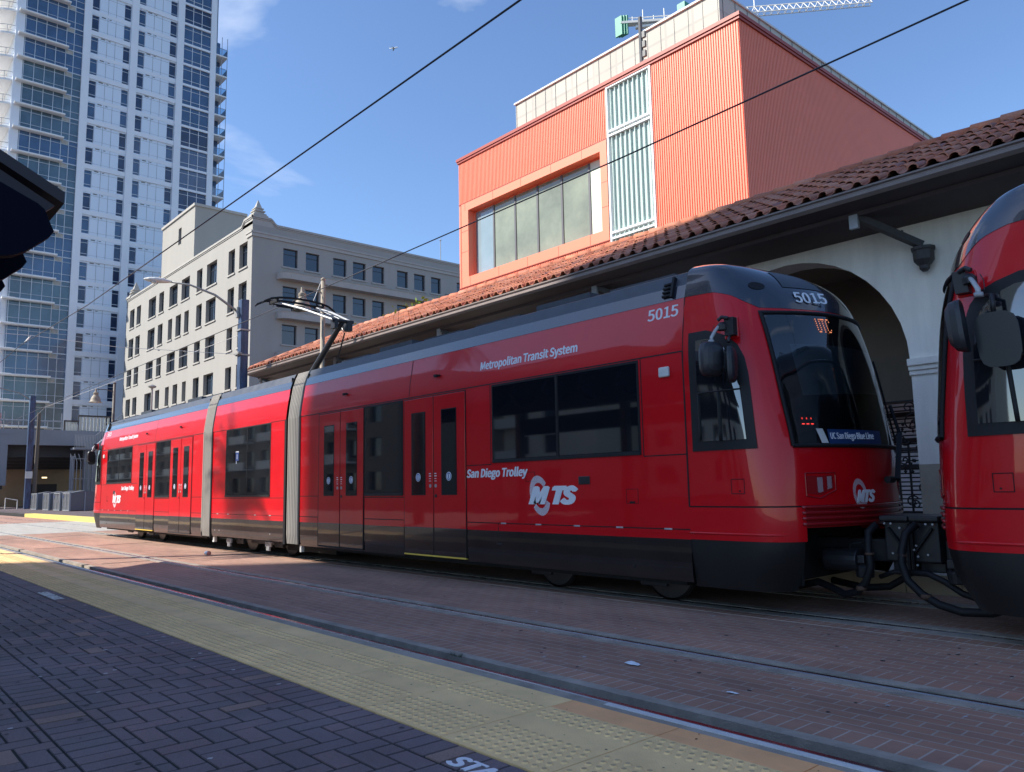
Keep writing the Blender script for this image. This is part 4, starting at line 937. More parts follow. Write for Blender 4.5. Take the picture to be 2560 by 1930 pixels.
c1 = coupler(T1, I, 0); c2 = coupler(T2, M2, 0)
q = MB()
q.tube([(-3.47, 7.72, .87), (-3.53, 7.66, .80), (-3.52, 7.62, .65), (-3.50, 7.60, .48), (-3.56, 7.60, .33), (-3.66, 7.62, .23), (-3.80, 7.66, .19), (-3.95, 7.7, .24), (-4.12, 7.75, .28), (-4.35, 7.8, .22)], .037, 10)
q.tube([(-3.40, 8.3, .44), (-3.45, 8.25, .33), (-3.60, 8.2, .23), (-3.85, 8.2, .20), (-4.2, 8.2, .25)], .036, 8)
q.tube([(-3.58, 7.7, .70), (-3.72, 7.68, .68), (-3.74, 7.66, .56)], .012, 6); q.build('hose', 'rubber', c1, True)
q = MB()
q.tube([(-3.10, 7.72, .88), (-3.17, 7.64, .80), (-3.20, 7.60, .64), (-3.20, 7.58, .52), (-3.15, 7.56, .38), (-3.04, 7.56, .27), (-2.90, 7.56, .19), (-2.72, 7.58, .14), (-2.5, 7.62, .15), (-2.3, 7.7, .22)], .037, 10)
q.tube([(-3.28, 7.8, .40), (-3.18, 7.78, .43), (-3.05, 7.76, .43), (-2.9, 7.74, .37), (-2.75, 7.72, .28), (-2.55, 7.72, .22)], .03, 8)
q.tube([(-3.5, 7.78, .37), (-3.35, 7.76, .43), (-3.2, 7.76, .42)], .022, 8); q.build('hose', 'rubber', c2, True)
q = MB(); q.lathe([(.046, -.02), (.050, 0), (.046, .02)], (-3.61, 7.61, .27), 12); q.lathe([(.042, -.01), (.042, .01)], (-3.51, 7.61, .60), 12); build_each(q, 'hose_clamp', 'rust', c1, smooth=True)
q = MB(); q.lathe([(.046, -.02), (.050, 0), (.046, .02)], (-3.00, 7.56, .25), 12); q.lathe([(.042, -.01), (.042, .01)], (-3.20, 7.6, .60), 12); build_each(q, 'hose_clamp', 'rust', c2, smooth=True)
# wide black side flaps behind the cab corners
for root, X in ((T1, I), (T2, M2)):
    q = MB(); q.box(-4.25, -3.95, 7.15, 7.19, .30, .86); q.box(-4.3, -4.2, YC-.9, YC+.9, .3, .86); q.build('corner_flap', 'underframe', root, X=X, bevel=.02)
# ============================================================ DEPOT WITH TILED ROOF
D = thing('train_depot', 'low cream stucco depot with arches and a red clay tile roof behind the near tram', 'depot', (-8, 12.2, 0))
def arch_wall(q, x0, x1, arches, y0, y1, zb_, zt, mi=0, n=20, base=None):
    """wall from x0..x1, openings = (centre, radius, springing z)"""
    xs = x0
    segs = []
    for (c, r_, sp) in sorted(arches):
        segs.append((xs, c-r_, None)); segs.append((c-r_, c+r_, (c, r_, sp))); xs = c+r_
    segs.append((xs, x1, None))
    for a, c, ar in segs:
        if ar is None:
            if c-a < .01: continue
            for (za, zc, mm) in (((zb_, base, 1), (base, zt, mi)) if base else ((zb_, zt, mi),)):
                q.quad((a, y0, za), (c, y0, za), (c, y0, zc), (a, y0, zc), mm); q.quad((a, y1, za), (c, y1, za), (c, y1, zc), (a, y1, zc), mm)
                q.quad((a, y0, za), (a, y1, za), (a, y1, zc), (a, y0, zc), mm); q.quad((c, y0, za), (c, y1, za), (c, y1, zc), (c, y0, zc), mm)
        else:
            cx, r_, sp = ar; pts = [(cx-r_*math.cos(math.pi*i/n), sp+r_*math.sin(math.pi*i/n)) for i in range(n+1)]
            for (xa, za), (xc, zc) in zip(pts, pts[1:]):
                q.quad((xa, y0, za), (xc, y0, zc), (xc, y0, zt), (xa, y0, zt), mi); q.quad((xa, y1, za), (xc, y1, zc), (xc, y1, zt), (xa, y1, zt), mi)
                q.quad((xa, y0, za), (xc, y0, zc), (xc, y1, zc), (xa, y1, za), mi)
AR = [(-6.69+5.25*k, 1.9, 3.06) for k in range(-3, 4)]
q = MB(); arch_wall(q, -26.6, 14, AR, 12.2, 12.72, .2, 5.55, base=1.51); q.build('front_wall', ['stucco', 'stucco_base'], D)
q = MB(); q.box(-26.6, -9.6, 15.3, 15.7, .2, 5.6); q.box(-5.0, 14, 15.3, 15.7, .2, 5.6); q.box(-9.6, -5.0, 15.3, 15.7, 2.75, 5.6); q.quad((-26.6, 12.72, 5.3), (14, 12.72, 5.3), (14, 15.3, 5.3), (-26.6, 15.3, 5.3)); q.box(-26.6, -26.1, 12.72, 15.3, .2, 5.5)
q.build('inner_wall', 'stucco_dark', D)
for c, r_, sp in AR:
    q = MB()
    for (za, zc, t) in ((2.83, 2.90, .03), (2.90, 2.97, .055), (2.97, 3.08, .09)): q.box(c+r_-.02, c+5.25-r_+.02, 12.2-t, 12.74+t, za, zc)
    q.build('pier_capital', 'stucco', D, bevel=.012)
q = MB()
for c, r_, sp in AR:
    for (x, z) in ((c+r_+.45, 1.33), (c+r_+.75, .92), (c+r_+.5, .55)): q.lathe([(.03, -.03), (.035, -.01), (.02, 0)], (x, 12.2, z), 10, 0, 'y')
build_each(q, 'wall_bolt', 'stucco_base', D)
# roof: barrel tiles in courses
EY, EZ, RY, RZ = 11.02, 5.50, 13.75, 6.86
pitch = math.atan2(RZ-EZ, RY-EY); SL = math.hypot(RY-EY, RZ-EZ)
def tiles(q, xa, xb, side, nx=8):
    P = .26; ncol = int((xb-xa)/P); nc = 8; cl = SL/nc
    rnd = random.Random(5)
    for c in range(ncol):
        x0 = xa+c*P
        hip = max(0, (xa+2.9-x0)/2.9) if side == 'f' else max(0, (xa+2.9-x0)/2.9)
        for r_ in range(nc):
            if r_ >= nc*(1-hip)+.01: break
            jx, jz = rnd.uniform(-.012, .012), rnd.uniform(-.007, .009)
            # cover tile (barrel) and pan
            vs = []; n = 7
            for e, (t, lift, rad) in enumerate(((r_*cl-.05, .030, .078), ((r_+1)*cl+.01, .004, .066))):
                y = EY+math.cos(pitch)*t; z = EZ+math.sin(pitch)*t
                if side == 'b': y = 2*RY-y
                for k in range(n+1):
                    a = math.pi*k/n; vs.append((x0+P*.5+jx+rad*math.cos(a), y, z+lift+jz+rad*.92*math.sin(a)+.0))
                for k in range(n+1):
                    a = math.pi*(1-k/n); vs.append((x0+P*.5+jx+(rad-.014)*math.cos(a), y, z+lift+jz+(rad-.014)*.92*math.sin(a)))
            m_ = 2*(n+1)
            q.add(vs, [(k, k+1, k+1+m_, k+m_) for k in range(n)]+[(k, k+1, 2*n+1-k-1, 2*n+1-k) for k in range(n)], 0)
            vs = []
            for e, (t, lift, rad) in enumerate(((r_*cl-.05, .055, .072), ((r_+1)*cl+.01, .03, .072))):
                y = EY+math.cos(pitch)*t; z = EZ+math.sin(pitch)*t
                if side == 'b': y = 2*RY-y
                for k in range(6):
                    a = math.pi+math.pi*k/5; vs.append((x0+jx+rad*math.cos(a), y, z+lift+rad*.7*math.sin(a)))
            q.add(vs, [(k, k+1, k+7, k+6) for k in range(5)], 0)
q = MB(); tiles(q, -26.3, 13.5, 'f'); tiles(q, -26.3, 13.5, 'b')
q.build('roof_tiles', 'roof_tile', D, True, recalc=False, auto=60)
q = MB()
q.add([(-26.25, EY+.05, EZ-.005), (13.5, EY+.05, EZ-.005), (13.5, RY, RZ-.005), (-23.4, RY, RZ-.005), (-26.25, 2*RY-EY, EZ-.005), (13.5, 2*RY-EY, EZ-.005)], [(0, 1, 2, 3), (3, 2, 5, 4), (0, 3, 4)])
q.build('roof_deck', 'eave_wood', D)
q = MB(); x = -23.5; i = 0
while x < 13.5:
    q.tube([(x, RY, RZ+.045), (x+.46, RY, RZ+.03)], [.10, .085], 10); x += .44
for k in range(9):
    t = k/9; a = Vector((-26.2, EY+.05, EZ+.05)).lerp(Vector((-23.4, RY, RZ+.04)), t); c = Vector((-26.2, EY+.05, EZ+.05)).lerp(Vector((-23.4, RY, RZ+.04)), t+.13); q.tube([a, c], [.085, .10], 8)
q.build('ridge_tiles', 'roof_tile', D, True)
# gutter, fascia and soffit
q = MB(); pr = [(10.98, 5.30), (10.93, 5.345), (10.93, 5.375), (10.955, 5.39), (10.955, 5.42), (10.925, 5.435), (10.925, 5.46), (11.06, 5.475)]
for a, c in zip(pr, pr[1:]): q.quad((-26.35, a[0], a[1]), (13.6, a[0], a[1]), (13.6, c[0], c[1]), (-26.35, c[0], c[1]))
q.quad((-26.35, 10.98, 5.30), (-26.35, 11.06, 5.475), (-26.35, 10.925, 5.46), (-26.35, 10.93, 5.345))
q.build('gutter', 'gutter', D)
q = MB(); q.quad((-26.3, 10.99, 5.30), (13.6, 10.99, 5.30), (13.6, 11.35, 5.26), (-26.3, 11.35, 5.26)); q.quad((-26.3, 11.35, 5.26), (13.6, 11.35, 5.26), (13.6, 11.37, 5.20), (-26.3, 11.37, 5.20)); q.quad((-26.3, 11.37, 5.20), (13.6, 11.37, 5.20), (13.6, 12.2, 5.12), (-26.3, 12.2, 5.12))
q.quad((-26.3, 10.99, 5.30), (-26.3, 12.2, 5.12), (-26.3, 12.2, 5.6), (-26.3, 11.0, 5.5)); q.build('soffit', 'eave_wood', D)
# rainwater spouts with conductor heads
for k in range(-4, 2):
    cx = -4.42+5.25*k
    q = MB(); q.box(cx-.75, cx-.62, 11.36, 11.42, 5.02, 5.26); s_ = q.build('spout_strap', 'gutter' if k < -2 else 'dull_steel', D)
    q = MB(); q.bar((cx-.68, 11.42, 5.22), (cx, 12.02, 4.72), .12, .10); q.bar((cx-.24, 11.82, 4.905), (cx-.22, 11.84, 4.89), .13, .11); q.build('spout', 'bronze', D)
    q = MB(); q.lathe([(.035, 4.33), (.07, 4.37), (.075, 4.42), (.10, 4.44), (.145, 4.50), (.15, 4.64), (.165, 4.645), (.17, 4.69), (.14, 4.70)], (cx, 12.06, 0), 10); q.build('conductor_head', 'bronze', D, bevel=.004)
# soft stain below the visible conductor head: thin rust wash
# iron gate and bright slatted shutter beyond it
G = thing('iron_gate', 'black wrought iron gate standing in the arch between the two tram noses', 'gate', (-5.6, 12.9, .2))
q = MB()
for x in [-6.9+.17*i for i in range(13)]: q.box(x-.012, x+.012, 12.88, 12.91, .25, 1.85)
for z in (.32, .78, 1.50, 1.75): q.box(-7.0, -4.80, 12.87, 12.92, z-.02, z+.02)
q.build('bars', 'iron', G)
q = MB()
for x in (-5.52, -4.86): q.box(x-.05, x+.05, 12.84, 12.94, .2, 1.95); q.lathe([(.06, 1.95), (.07, 1.98), (.03, 2.06), (.004, 2.12)], (x, 12.89, 0), 10)
q.build('gate_post', 'iron', G)
q = MB(); rnd = random.Random(8)
def scroll(cx, cz, r_, turns, dirn, ph):
    pts = [(cx+dirn*r_*(1-k/26)*math.cos(ph+turns*6.28*k/26), 12.89, cz+r_*(1-k/26)*math.sin(ph+turns*6.28*k/26)) for k in range(24)]; q.tube(pts, .012, 5)
for (cx, cz, r_) in ((-5.1, 2.18, .15), (-5.3, 1.95, .11), (-4.95, 1.93, .12), (-5.15, 2.42, .10), (-4.93, 1.65, .09), (-5.27, 1.6, .08), (-5.0, 1.15, .10), (-5.2, .95, .10), (-4.98, .55, .10), (-5.28, .55, .09), (-6.0, 2.1, .15), (-6.4, 2.0, .12)):
    scroll(cx, cz, r_, 1.4, 1, rnd.uniform(0, 6)); scroll(cx+.05, cz-.05, r_*.7, 1.2, -1, rnd.uniform(0, 6))
for _ in range(26):
    cx, cz = rnd.uniform(-5.3, -4.84), rnd.uniform(1.4, 2.5); a = rnd.uniform(0, 3); q.lathe([(.004, -.03), (.03, 0), (.004, .03)], (cx, 12.89, cz), 6)
q.box(-5.6, -4.8, 12.88, 12.90, 2.52, 2.54); q.build('scrollwork', 'iron', G)
S = thing('slatted_shutter', 'bright white horizontal slatted screen seen through the iron gate', 'shutter', (-7.0, 17.2, .2))
q = MB()
for k in range(32): q.box(-11.5, -5.3, 17.2, 17.23, .55+.088*k, .55+.088*k+.06)
q.build('slats', 'slat_white', S)
q = MB(); q.box(-11.6, -5.2, 17.26, 17.3, .2, 3.5)
for x in (-10.4, -9.2, -8.0, -6.6): q.box(x-.03, x+.03, 17.15, 17.19, .2, 3.4)
for z in (1.5, 2.05, 2.6): q.box(-11.5, -5.3, 17.15, 17.19, z, z+.10)
q.build('frame', 'iron', S)
q = MB(); q.tube([(-6.05, 14.2, .2), (-6.15, 14.2, 2.75)], .02, 8); tag(q.build('grey_pipe', 'galvanised'), 'thin grey upright pipe standing behind the iron gate', 'pipe')
# climbing plants at the left end of the depot
def vine(nm, cx, cy, cz, sx, sy, sz, n, label):
    o = thing(nm, label, 'plant', (cx, cy, cz)); q = MB(); rnd = random.Random(int(cx*10))
    for _ in range(n):
        a = Vector((cx+rnd.gauss(0, sx), cy+rnd.gauss(0, sy), cz+rnd.gauss(0, sz))); d = Vector((rnd.uniform(-1, 1), rnd.uniform(-1, 1), rnd.uniform(-1, 1))).normalized(); e = d.cross(Vector((.3, .5, 1))).normalized(); s_ = rnd.uniform(.05, .11)
        q.add([a-d*s_, a+e*s_*.5, a+d*s_, a-e*s_*.5], [(0, 1, 2, 3)])
    q.build('leaves', 'vine_green', o); q = MB()
    for _ in range(7): q.tube([(cx+rnd.gauss(0, sx*.6), cy, cz-sz*2.2), (cx+rnd.gauss(0, sx), cy+rnd.gauss(0, sy), cz+sz)], .012, 5)
    q.build('stems', 'bark', o)
vine('rooftop_vine', -20.5, 14.2, 7.05, .45, .2, .12, 170, 'yellow green vine showing above the tile ridge, right of the other vine')
vine('rooftop_vine', -22.6, 14.3, 7.0, .45, .2, .10, 150, 'yellow green vine on the ridge, nearest the left end of the tile roof')
vine('hanging_vine', -25.6, 13.2, 5.0, .22, .2, .28, 170, 'pale green vine hanging below the gutter beside the blue pole')
q = MB(); q.lathe([(.30, 0), (.22, .25), (.10, .55), (.0, .62)], (-17.4, 14.4, 6.7), 8); tag(q.build('roof_finial', 'roof_tile'), 'small clay cone rising behind the tile ridge', 'finial')

# ============================================================ ORANGE MUSEUM
clear_glass('museum_pane', tint=(.62, .70, .60), base=.06)
mat('gallery_wall', (.40, .43, .33), .9, noise=.25, nscale=1.2)
mat('galvanised_dark', (.09, .095, .10), .5)
O = thing('orange_building', 'bright orange ribbed metal building with a long window above the depot roof', 'building', (-19, 20, 0))
OX0, OX1, OY, OZ = -25.88, -11.98, 20.0, 15.28
def ribs(q, x0, x1, z0, z1, y, step=.088, d=.028):      # corrugated sheet facing -Y
    n = max(1, int(round((x1-x0)/step))); st = (x1-x0)/n; pr = []
    for i in range(n): a = x0+i*st; pr += [(a, y), (a+st*.55, y), (a+st*.62, y+d), (a+st*.93, y+d)]
    pr.append((x1, y))
    for (xa, ya), (xc, yc) in zip(pr, pr[1:]): q.quad((xa, ya, z0), (xc, yc, z0), (xc, yc, z1), (xa, ya, z1))
def ribs_x(q, y0, y1, z0, z1, x, step=.088, d=.028):
    n = int(round((y1-y0)/step)); st = (y1-y0)/n; pr = []
    for i in range(n): a = y0+i*st; pr += [(x, a), (x, a+st*.55), (x-d, a+st*.62), (x-d, a+st*.93)]
    pr.append((x, y1))
    for (xa, ya), (xc, yc) in zip(pr, pr[1:]): q.quad((xa, ya, z0), (xc, yc, z0), (xc, yc, z1), (xa, ya, z1))
q = MB(); ribs(q, OX0, -17.36, 13.36, OZ, OY); ribs(q, -15.36, OX1, 0, OZ, OY); ribs(q, OX0, -17.36, 0, 9.66, OY); ribs_x(q, OY, 36.0, 0, OZ, OX1)
q.quad((OX0, OY, 0), (OX0, 36, 0), (OX0, 36, OZ), (OX0, OY, OZ)); q.quad((OX0, 36, 0), (OX1, 36, 0), (OX1, 36, OZ), (OX0, 36, OZ)); q.quad((OX0, OY, OZ), (OX1, OY, OZ), (OX1, 36, OZ), (OX0, 36, OZ)); q.build('ribbed_wall', 'orange_panel', O, recalc=False)
q = MB(); q.box(OX0-.06, OX1+.05, OY-.05, OY+.25, OZ-.07, OZ+.015); q.box(OX0-.09, OX1+.08, OY-.085, OY+.25, OZ+.02, OZ+.14); q.box(OX1-.2, OX1+.05, OY+.25, 36, OZ-.07, OZ+.015); q.box(OX1-.2, OX1+.08, OY+.25, 36.05, OZ+.02, OZ+.14); q.build('roof_coping', 'orange_dark', O)
q = MB()
wall_holes(q, lambda u, v, d: (u, OY-.02+d, v), (OX0+.16, -17.40), (9.69, 13.33), [(-25.24, 10.08, -17.72, 12.98)], .42); q.quad((OX0, OY-.0, 9.66), (OX0+.16, OY, 9.66), (OX0+.16, OY, 13.36), (OX0, OY, 13.36)); q.build('window_surround', 'orange_flat', O, recalc=False)
q = MB()
for x in (-25.45, -23.6, -21.9, -20.2, -18.6): q.box(x-.006, x+.006, OY-.025, OY-.019, 13.0, 13.33); q.box(x+.3-.006, x+.3+.006, OY-.025, OY-.019, 9.69, 10.06)
for z in (11.2, 12.1): q.box(OX0+.17, -25.26, OY-.025, OY-.019, z-.006, z+.006); q.box(-17.70, -17.40, OY-.025, OY-.019, z-.3, z-.29)
q.box(OX0, -17.38, OY-.03, OY-.018, 13.335, 13.36); q.box(OX0, -17.38, OY-.03, OY-.018, 9.655, 9.68); q.box(OX0+.14, OX0+.165, OY-.03, OY-.01, 9.69, 13.33); q.build('panel_joint', 'orange_dark', O)
q = MB(); q.box(-25.24, -17.72, OY+.36, OY+.40, 12.90, 12.98); q.box(-25.24, -25.14, OY+.30, OY+.40, 10.08, 12.9); q.box(-25.24, -17.72, OY+.28, OY+.40, 10.08, 10.14); w = q.build('long_window', 'orange_flat', O)
xs_ = [-25.14, -23.95, -22.62, -21.31, -19.97, -18.56, -17.72]
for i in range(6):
    q = MB(); q.box(xs_[i]+.03, xs_[i+1]-.03, OY+.33, OY+.345, 10.14, 12.9); q.build('pane', ('museum_reflection_blue' if i == 0 else 'museum_reflection_green') if i < 5 else 'blind_pale', w)  # first pane bluish, next four greenish: reflections held in their colour
q = MB()
for x in xs_[1:6]: q.box(x-.045, x+.045, OY+.30, OY+.36, 10.14, 12.9)
q.build('mullion', 'mullion_grey', w)
# what stands inside the long window
q = MB(); q.quad((-25.2, 24.5, 10.0), (-17.5, 24.5, 10.0), (-17.5, 24.5, 13.0), (-25.2, 24.5, 13.0)); q.quad((-25.2, 20.5, 12.95), (-17.5, 20.5, 12.95), (-17.5, 24.5, 12.95), (-25.2, 24.5, 12.95)); q.quad((-17.6, 20.5, 10), (-17.6, 24.5, 10), (-17.6, 24.5, 13), (-17.6, 20.5, 13)); q.quad((-25.3, 20.5, 10), (-25.3, 24.5, 10), (-25.3, 24.5, 13), (-25.3, 20.5, 13)); q.build('gallery_room', 'gallery_wall', O)
q = MB(); q.box(-24.9, -24.1, 21.2, 21.25, 12.55, 12.62)
for (x, y) in ((-22.9, 21.5), (-21.8, 21.3), (-20.7, 21.8), (-19.6, 21.4), (-21.2, 22.4), (-19.2, 22.2)): q.box(x, x+.35, y, y+.03, 12.86, 12.9); q.lathe([(.05, 12.78), (.05, 12.92)], (x+.5, y+.3, 0), 8)
q.build('ceiling_light', 'mullion_grey', w)
# channel-glass strip
q = MB(); q.box(-17.32, -15.42, OY+.10, OY+.12, 6, 15.2); st = q.build('channel_glass_strip', 'channel_glass', O)
q = MB()
for i in range(9): x = -17.18+.205*i; q.box(x-.012, x+.012, OY+.02, OY+.10, 6, 15.15)
q.build('glass_fin', 'channel_fin', st)
q = MB()
for x in (-17.35, -15.43): q.box(x, x+.07, OY-.035, OY+.1, 6, 15.22)
for z in (15.15, 13.52, 13.36, 9.86, 9.66): q.box(-17.28, -15.43, OY-.03, OY+.09, z, z+.07)
q.build('strip_frame', 'strip_frame', st)
# penthouse with mesh screen
P_ = thing('rooftop_screen_block', 'pale screened rooftop block set back on the orange building', 'rooftop block', (-18, 21.4, 15))
q = MB(); q.box(-23.65, -13.5, 21.4, 39.5, 15.1, 17.5); q.build('screen_wall', 'mesh_screen', P_)
q = MB(); q.box(-23.7, -13.45, 21.33, 39.55, 17.502, 17.57); q.build('coping', 'grey_white', P_)
q = MB()
for i in range(18): q.box(-23.6+.59*i, -23.585+.59*i, 21.385, 21.399, 15.3, 17.5)
for i in range(24): q.box(-13.499, -13.485, 21.6+.75*i, 21.615+.75*i, 15.3, 17.5)
q.build('screen_joint', 'mullion_grey', P_)
q = MB(); 
for y in (22.2,):
    for z in (17.75, 17.95): q.tube([(-20.0, y, z), (-17.6, y, z)], .02, 5)
    for x in (-20.0, -19.4, -18.8, -18.2, -17.6): q.tube([(x, y, 17.55), (x, y, 17.95)], .018, 5)
q.build('safety_rail', 'grey_white', P_)
q = MB()
for (x, y) in ((-20.9, 22.5), (-20.75, 22.5)): q.tube([(x, y, 17.5), (x, y, 18.2)], .015, 5)
for k in range(6): q.tube([(-20.9, 22.5, 17.6+.1*k), (-20.75, 22.5, 17.65+.1*k)], .01, 4)
q.build('lattice_stub', 'grey_white', P_)
q = MB(); q.tube([(-15.98, 20.35, 15.3), (-15.98, 20.35, 17.35)], .075, 10); mp_ = q.build('roof_mast', 'galvanised_dark'); tag(mp_, 'dark round mast with small boxes rising from the orange roof edge', 'mast')
q = MB()
for k in range(4): q.box(-15.90, -15.78, 20.30, 20.40, 15.5+.35*k, 15.72+.35*k)
q.build('control_box', 'galvanised_dark', mp_)
# crane beyond
CR = thing('tower_crane', 'white lattice tower crane with green counterweight beyond the orange building', 'crane', (-88, 117, 0))

A = Vector((-99.8, 119.7, 98.0)); B = Vector((-62.4, 154.7, 98.0)); dv = (B-A).normalized(); sx_ = dv.cross(Vector((0, 0, 1))).normalized()
def lattice(q, a, c, w, h, n, r_=.10):
    tip = [a+Vector((0, 0, h)), c+Vector((0, 0, h*.75))]; bl = [a+sx_*w/2, c+sx_*w/2*.8]; br_ = [a-sx_*w/2, c-sx_*w/2*.8]
    for p_ in (tip, bl, br_): q.bar(p_[0], p_[1], r_*1.6, r_*1.6)
    for i in range(n):
        t0, t1, tm = i/n, (i+1)/n, (i+.5)/n
        for p_ in (bl, br_):
            q.bar(p_[0].lerp(p_[1], t0), tip[0].lerp(tip[1], tm), r_, r_); q.bar(tip[0].lerp(tip[1], tm), p_[0].lerp(p_[1], t1), r_, r_)
        q.bar(bl[0].lerp(bl[1], t0), br_[0].lerp(br_[1], t0), r_*.8, r_*.8)
mast_p = A+dv*14
q = MB(); lattice(q, A+dv*14.5+Vector((0, 0, -1.2)), B+Vector((0, 0, -.6)), 1.6, 1.9, 26); q.build('jib', 'crane_white', CR)
q = MB(); q.bar(A+dv*.5+Vector((0, 0, -1)), mast_p+Vector((0, 0, -1)), 1.5, .5); q.bar(A+dv*2+Vector((0, 0, .2)), mast_p+Vector((0, 0, .2)), .15, .15); q.bar(A+dv*3.6+Vector((0, 0, -2)), mast_p+Vector((0, 0, -1.6)), .9, .5)
for k in range(5): p_ = A+dv*(3+2.2*k); q.bar(p_+Vector((0, 0, -1)), p_+Vector((0, 0, .5+(k % 2)*1.4)), .12, .12)
q.build('counter_jib', 'crane_white', CR)
q = MB()
for k in range(3): p_ = A+dv*(.2+.55*k); q.bar(p_+Vector((0, 0, -3.6)), p_+Vector((0, 0, .6)), .4, 1.8)
q.build('counterweight', 'crane_green', CR)
q = MB(); q.box(mast_p.x-.9, mast_p.x+.9, mast_p.y-.9, mast_p.y+.9, 0, 97)
q.build('mast', 'crane_white', CR)
q = MB(); q.box(mast_p.x-.5, mast_p.x+1.4, mast_p.y-2.2, mast_p.y-.4, 97, 99.6); q.build('cab', 'crane_green', CR)
q = MB(); p_ = A+dv*28; q.bar(p_, p_+Vector((0, 0, 5)), .14, .14); q.tube([p_+Vector((0, 0, 5)), B], .05, 4); q.build('tie_rope', 'crane_white', CR)

# ============================================================ GREY OFFICE BUILDING
GB = thing('grey_office_building', 'weathered light grey stucco office block with a small pyramid finial on its corner', 'building', (-80, 30, 0), None)
GX, GY = -65.0, 27.3
rowsY = [
 [(-67.8, 23.4, -66.0, 21.1), (-70.3, 23.4, -68.8, 21.1), (-75.7, 23.4, -73.1, 21.1), (-78.4, 23.4, -76.9, 21.1), (-82.8, 23.4, -80.4, 21.1), (-86.6, 23.4, -84.0, 21.1), (-90.0, 23.4, -88.4, 21.1), (-93.7, 23.4, -91.1, 21.1), (-98.2, 23.4, -96.6, 21.1), (-100.9, 23.4, -99.1, 21.1)],
 [(-67.8, 19.8, -66.0, 17.5), (-70.3, 19.8, -68.8, 17.5), (-75.7, 19.8, -73.2, 17.5), (-78.3, 19.8, -76.8, 17.5), (-81.7, 19.8, -80.4, 17.5), (-84.3, 19.8, -82.7, 17.5), (-86.7, 19.8, -85.4, 17.5), (-90.1, 19.8, -88.5, 17.5), (-93.7, 19.8, -91.2, 17.5), (-98.3, 19.8, -96.6, 17.5), (-101.0, 19.8, -99.1, 17.5)],
 [(-67.8, 16.1, -66.0, 14.0), (-70.3, 16.1, -69.0, 14.0), (-75.6, 16.1, -73.2, 14.0), (-78.6, 16.1, -77.0, 14.0), (-82.9, 16.1, -80.4, 14.0), (-86.7, 16.1, -84.2, 14.0), (-90.2, 16.1, -88.6, 14.0), (-93.9, 16.1, -91.4, 14.0), (-98.4, 16.1, -96.7, 14.0), (-101.2, 16.1, -99.4, 14.0)],
 [(-67.9, 12.5, -66.0, 10.45), (-70.4, 12.5, -69.0, 10.45), (-75.8, 12.5, -73.3, 10.45), (-78.6, 12.5, -77.0, 10.45), (-81.7, 12.5, -80.6, 10.45), (-84.5, 12.5, -83.1, 10.45), (-86.9, 12.5, -85.7, 10.45), (-90.2, 12.5, -88.8, 10.45), (-94.0, 12.5, -91.5, 10.45), (-98.5, 12.5, -96.9, 10.45), (-101.2, 12.5, -99.4, 10.45)]]
rowsY.append([(a, 8.9, c, 6.8) for a, _, c, _ in rowsY[3]])
rowsX = []
ys = [(30.2, 31.6), (32.4, 33.75), (35.2, 36.6), (37.3, 38.7), (39.45, 40.8), (42.3, 43.6), (44.35, 45.7), (46.45, 47.7)]
for (zt, zl) in ((23.05, 21.35), (19.55, 17.8), (16.05, 14.25)): rowsX.append([(a, zt, c, zl) for a, c in ys])
rowsX[0].append((49.8, 23.0, 50.8, 21.4)); rowsX[1].append((49.8, 19.5, 50.8, 17.9))
hY = [(w_[0], w_[3], w_[2], w_[1]) for r_ in rowsY for w_ in r_]; hX = [(w_[0], w_[3], w_[2], w_[1]) for r_ in rowsX for w_ in r_]
q = MB()
wall_holes(q, lambda u, v, d: (u, GY+d, v), (-102.3, GX), (0, 25.0), hY, .45)
wall_holes(q, lambda u, v, d: (GX-d, u, v), (GY, 56), (0, 24.7), hX, .32)
q.quad((-102.3, GY, 0), (-102.3, 56, 0), (-102.3, 56, 25), (-102.3, GY, 25)); q.quad((-102.3, 56, 0), (GX, 56, 0), (GX, 56, 25), (-102.3, 56, 25)); q.quad((-102.3, GY+.4, 24.6), (GX-.4, GY+.4, 24.6), (GX-.4, 56, 24.6), (-102.3, 56, 24.6))
q.build('stucco_wall', 'grey_building', GB, recalc=False)
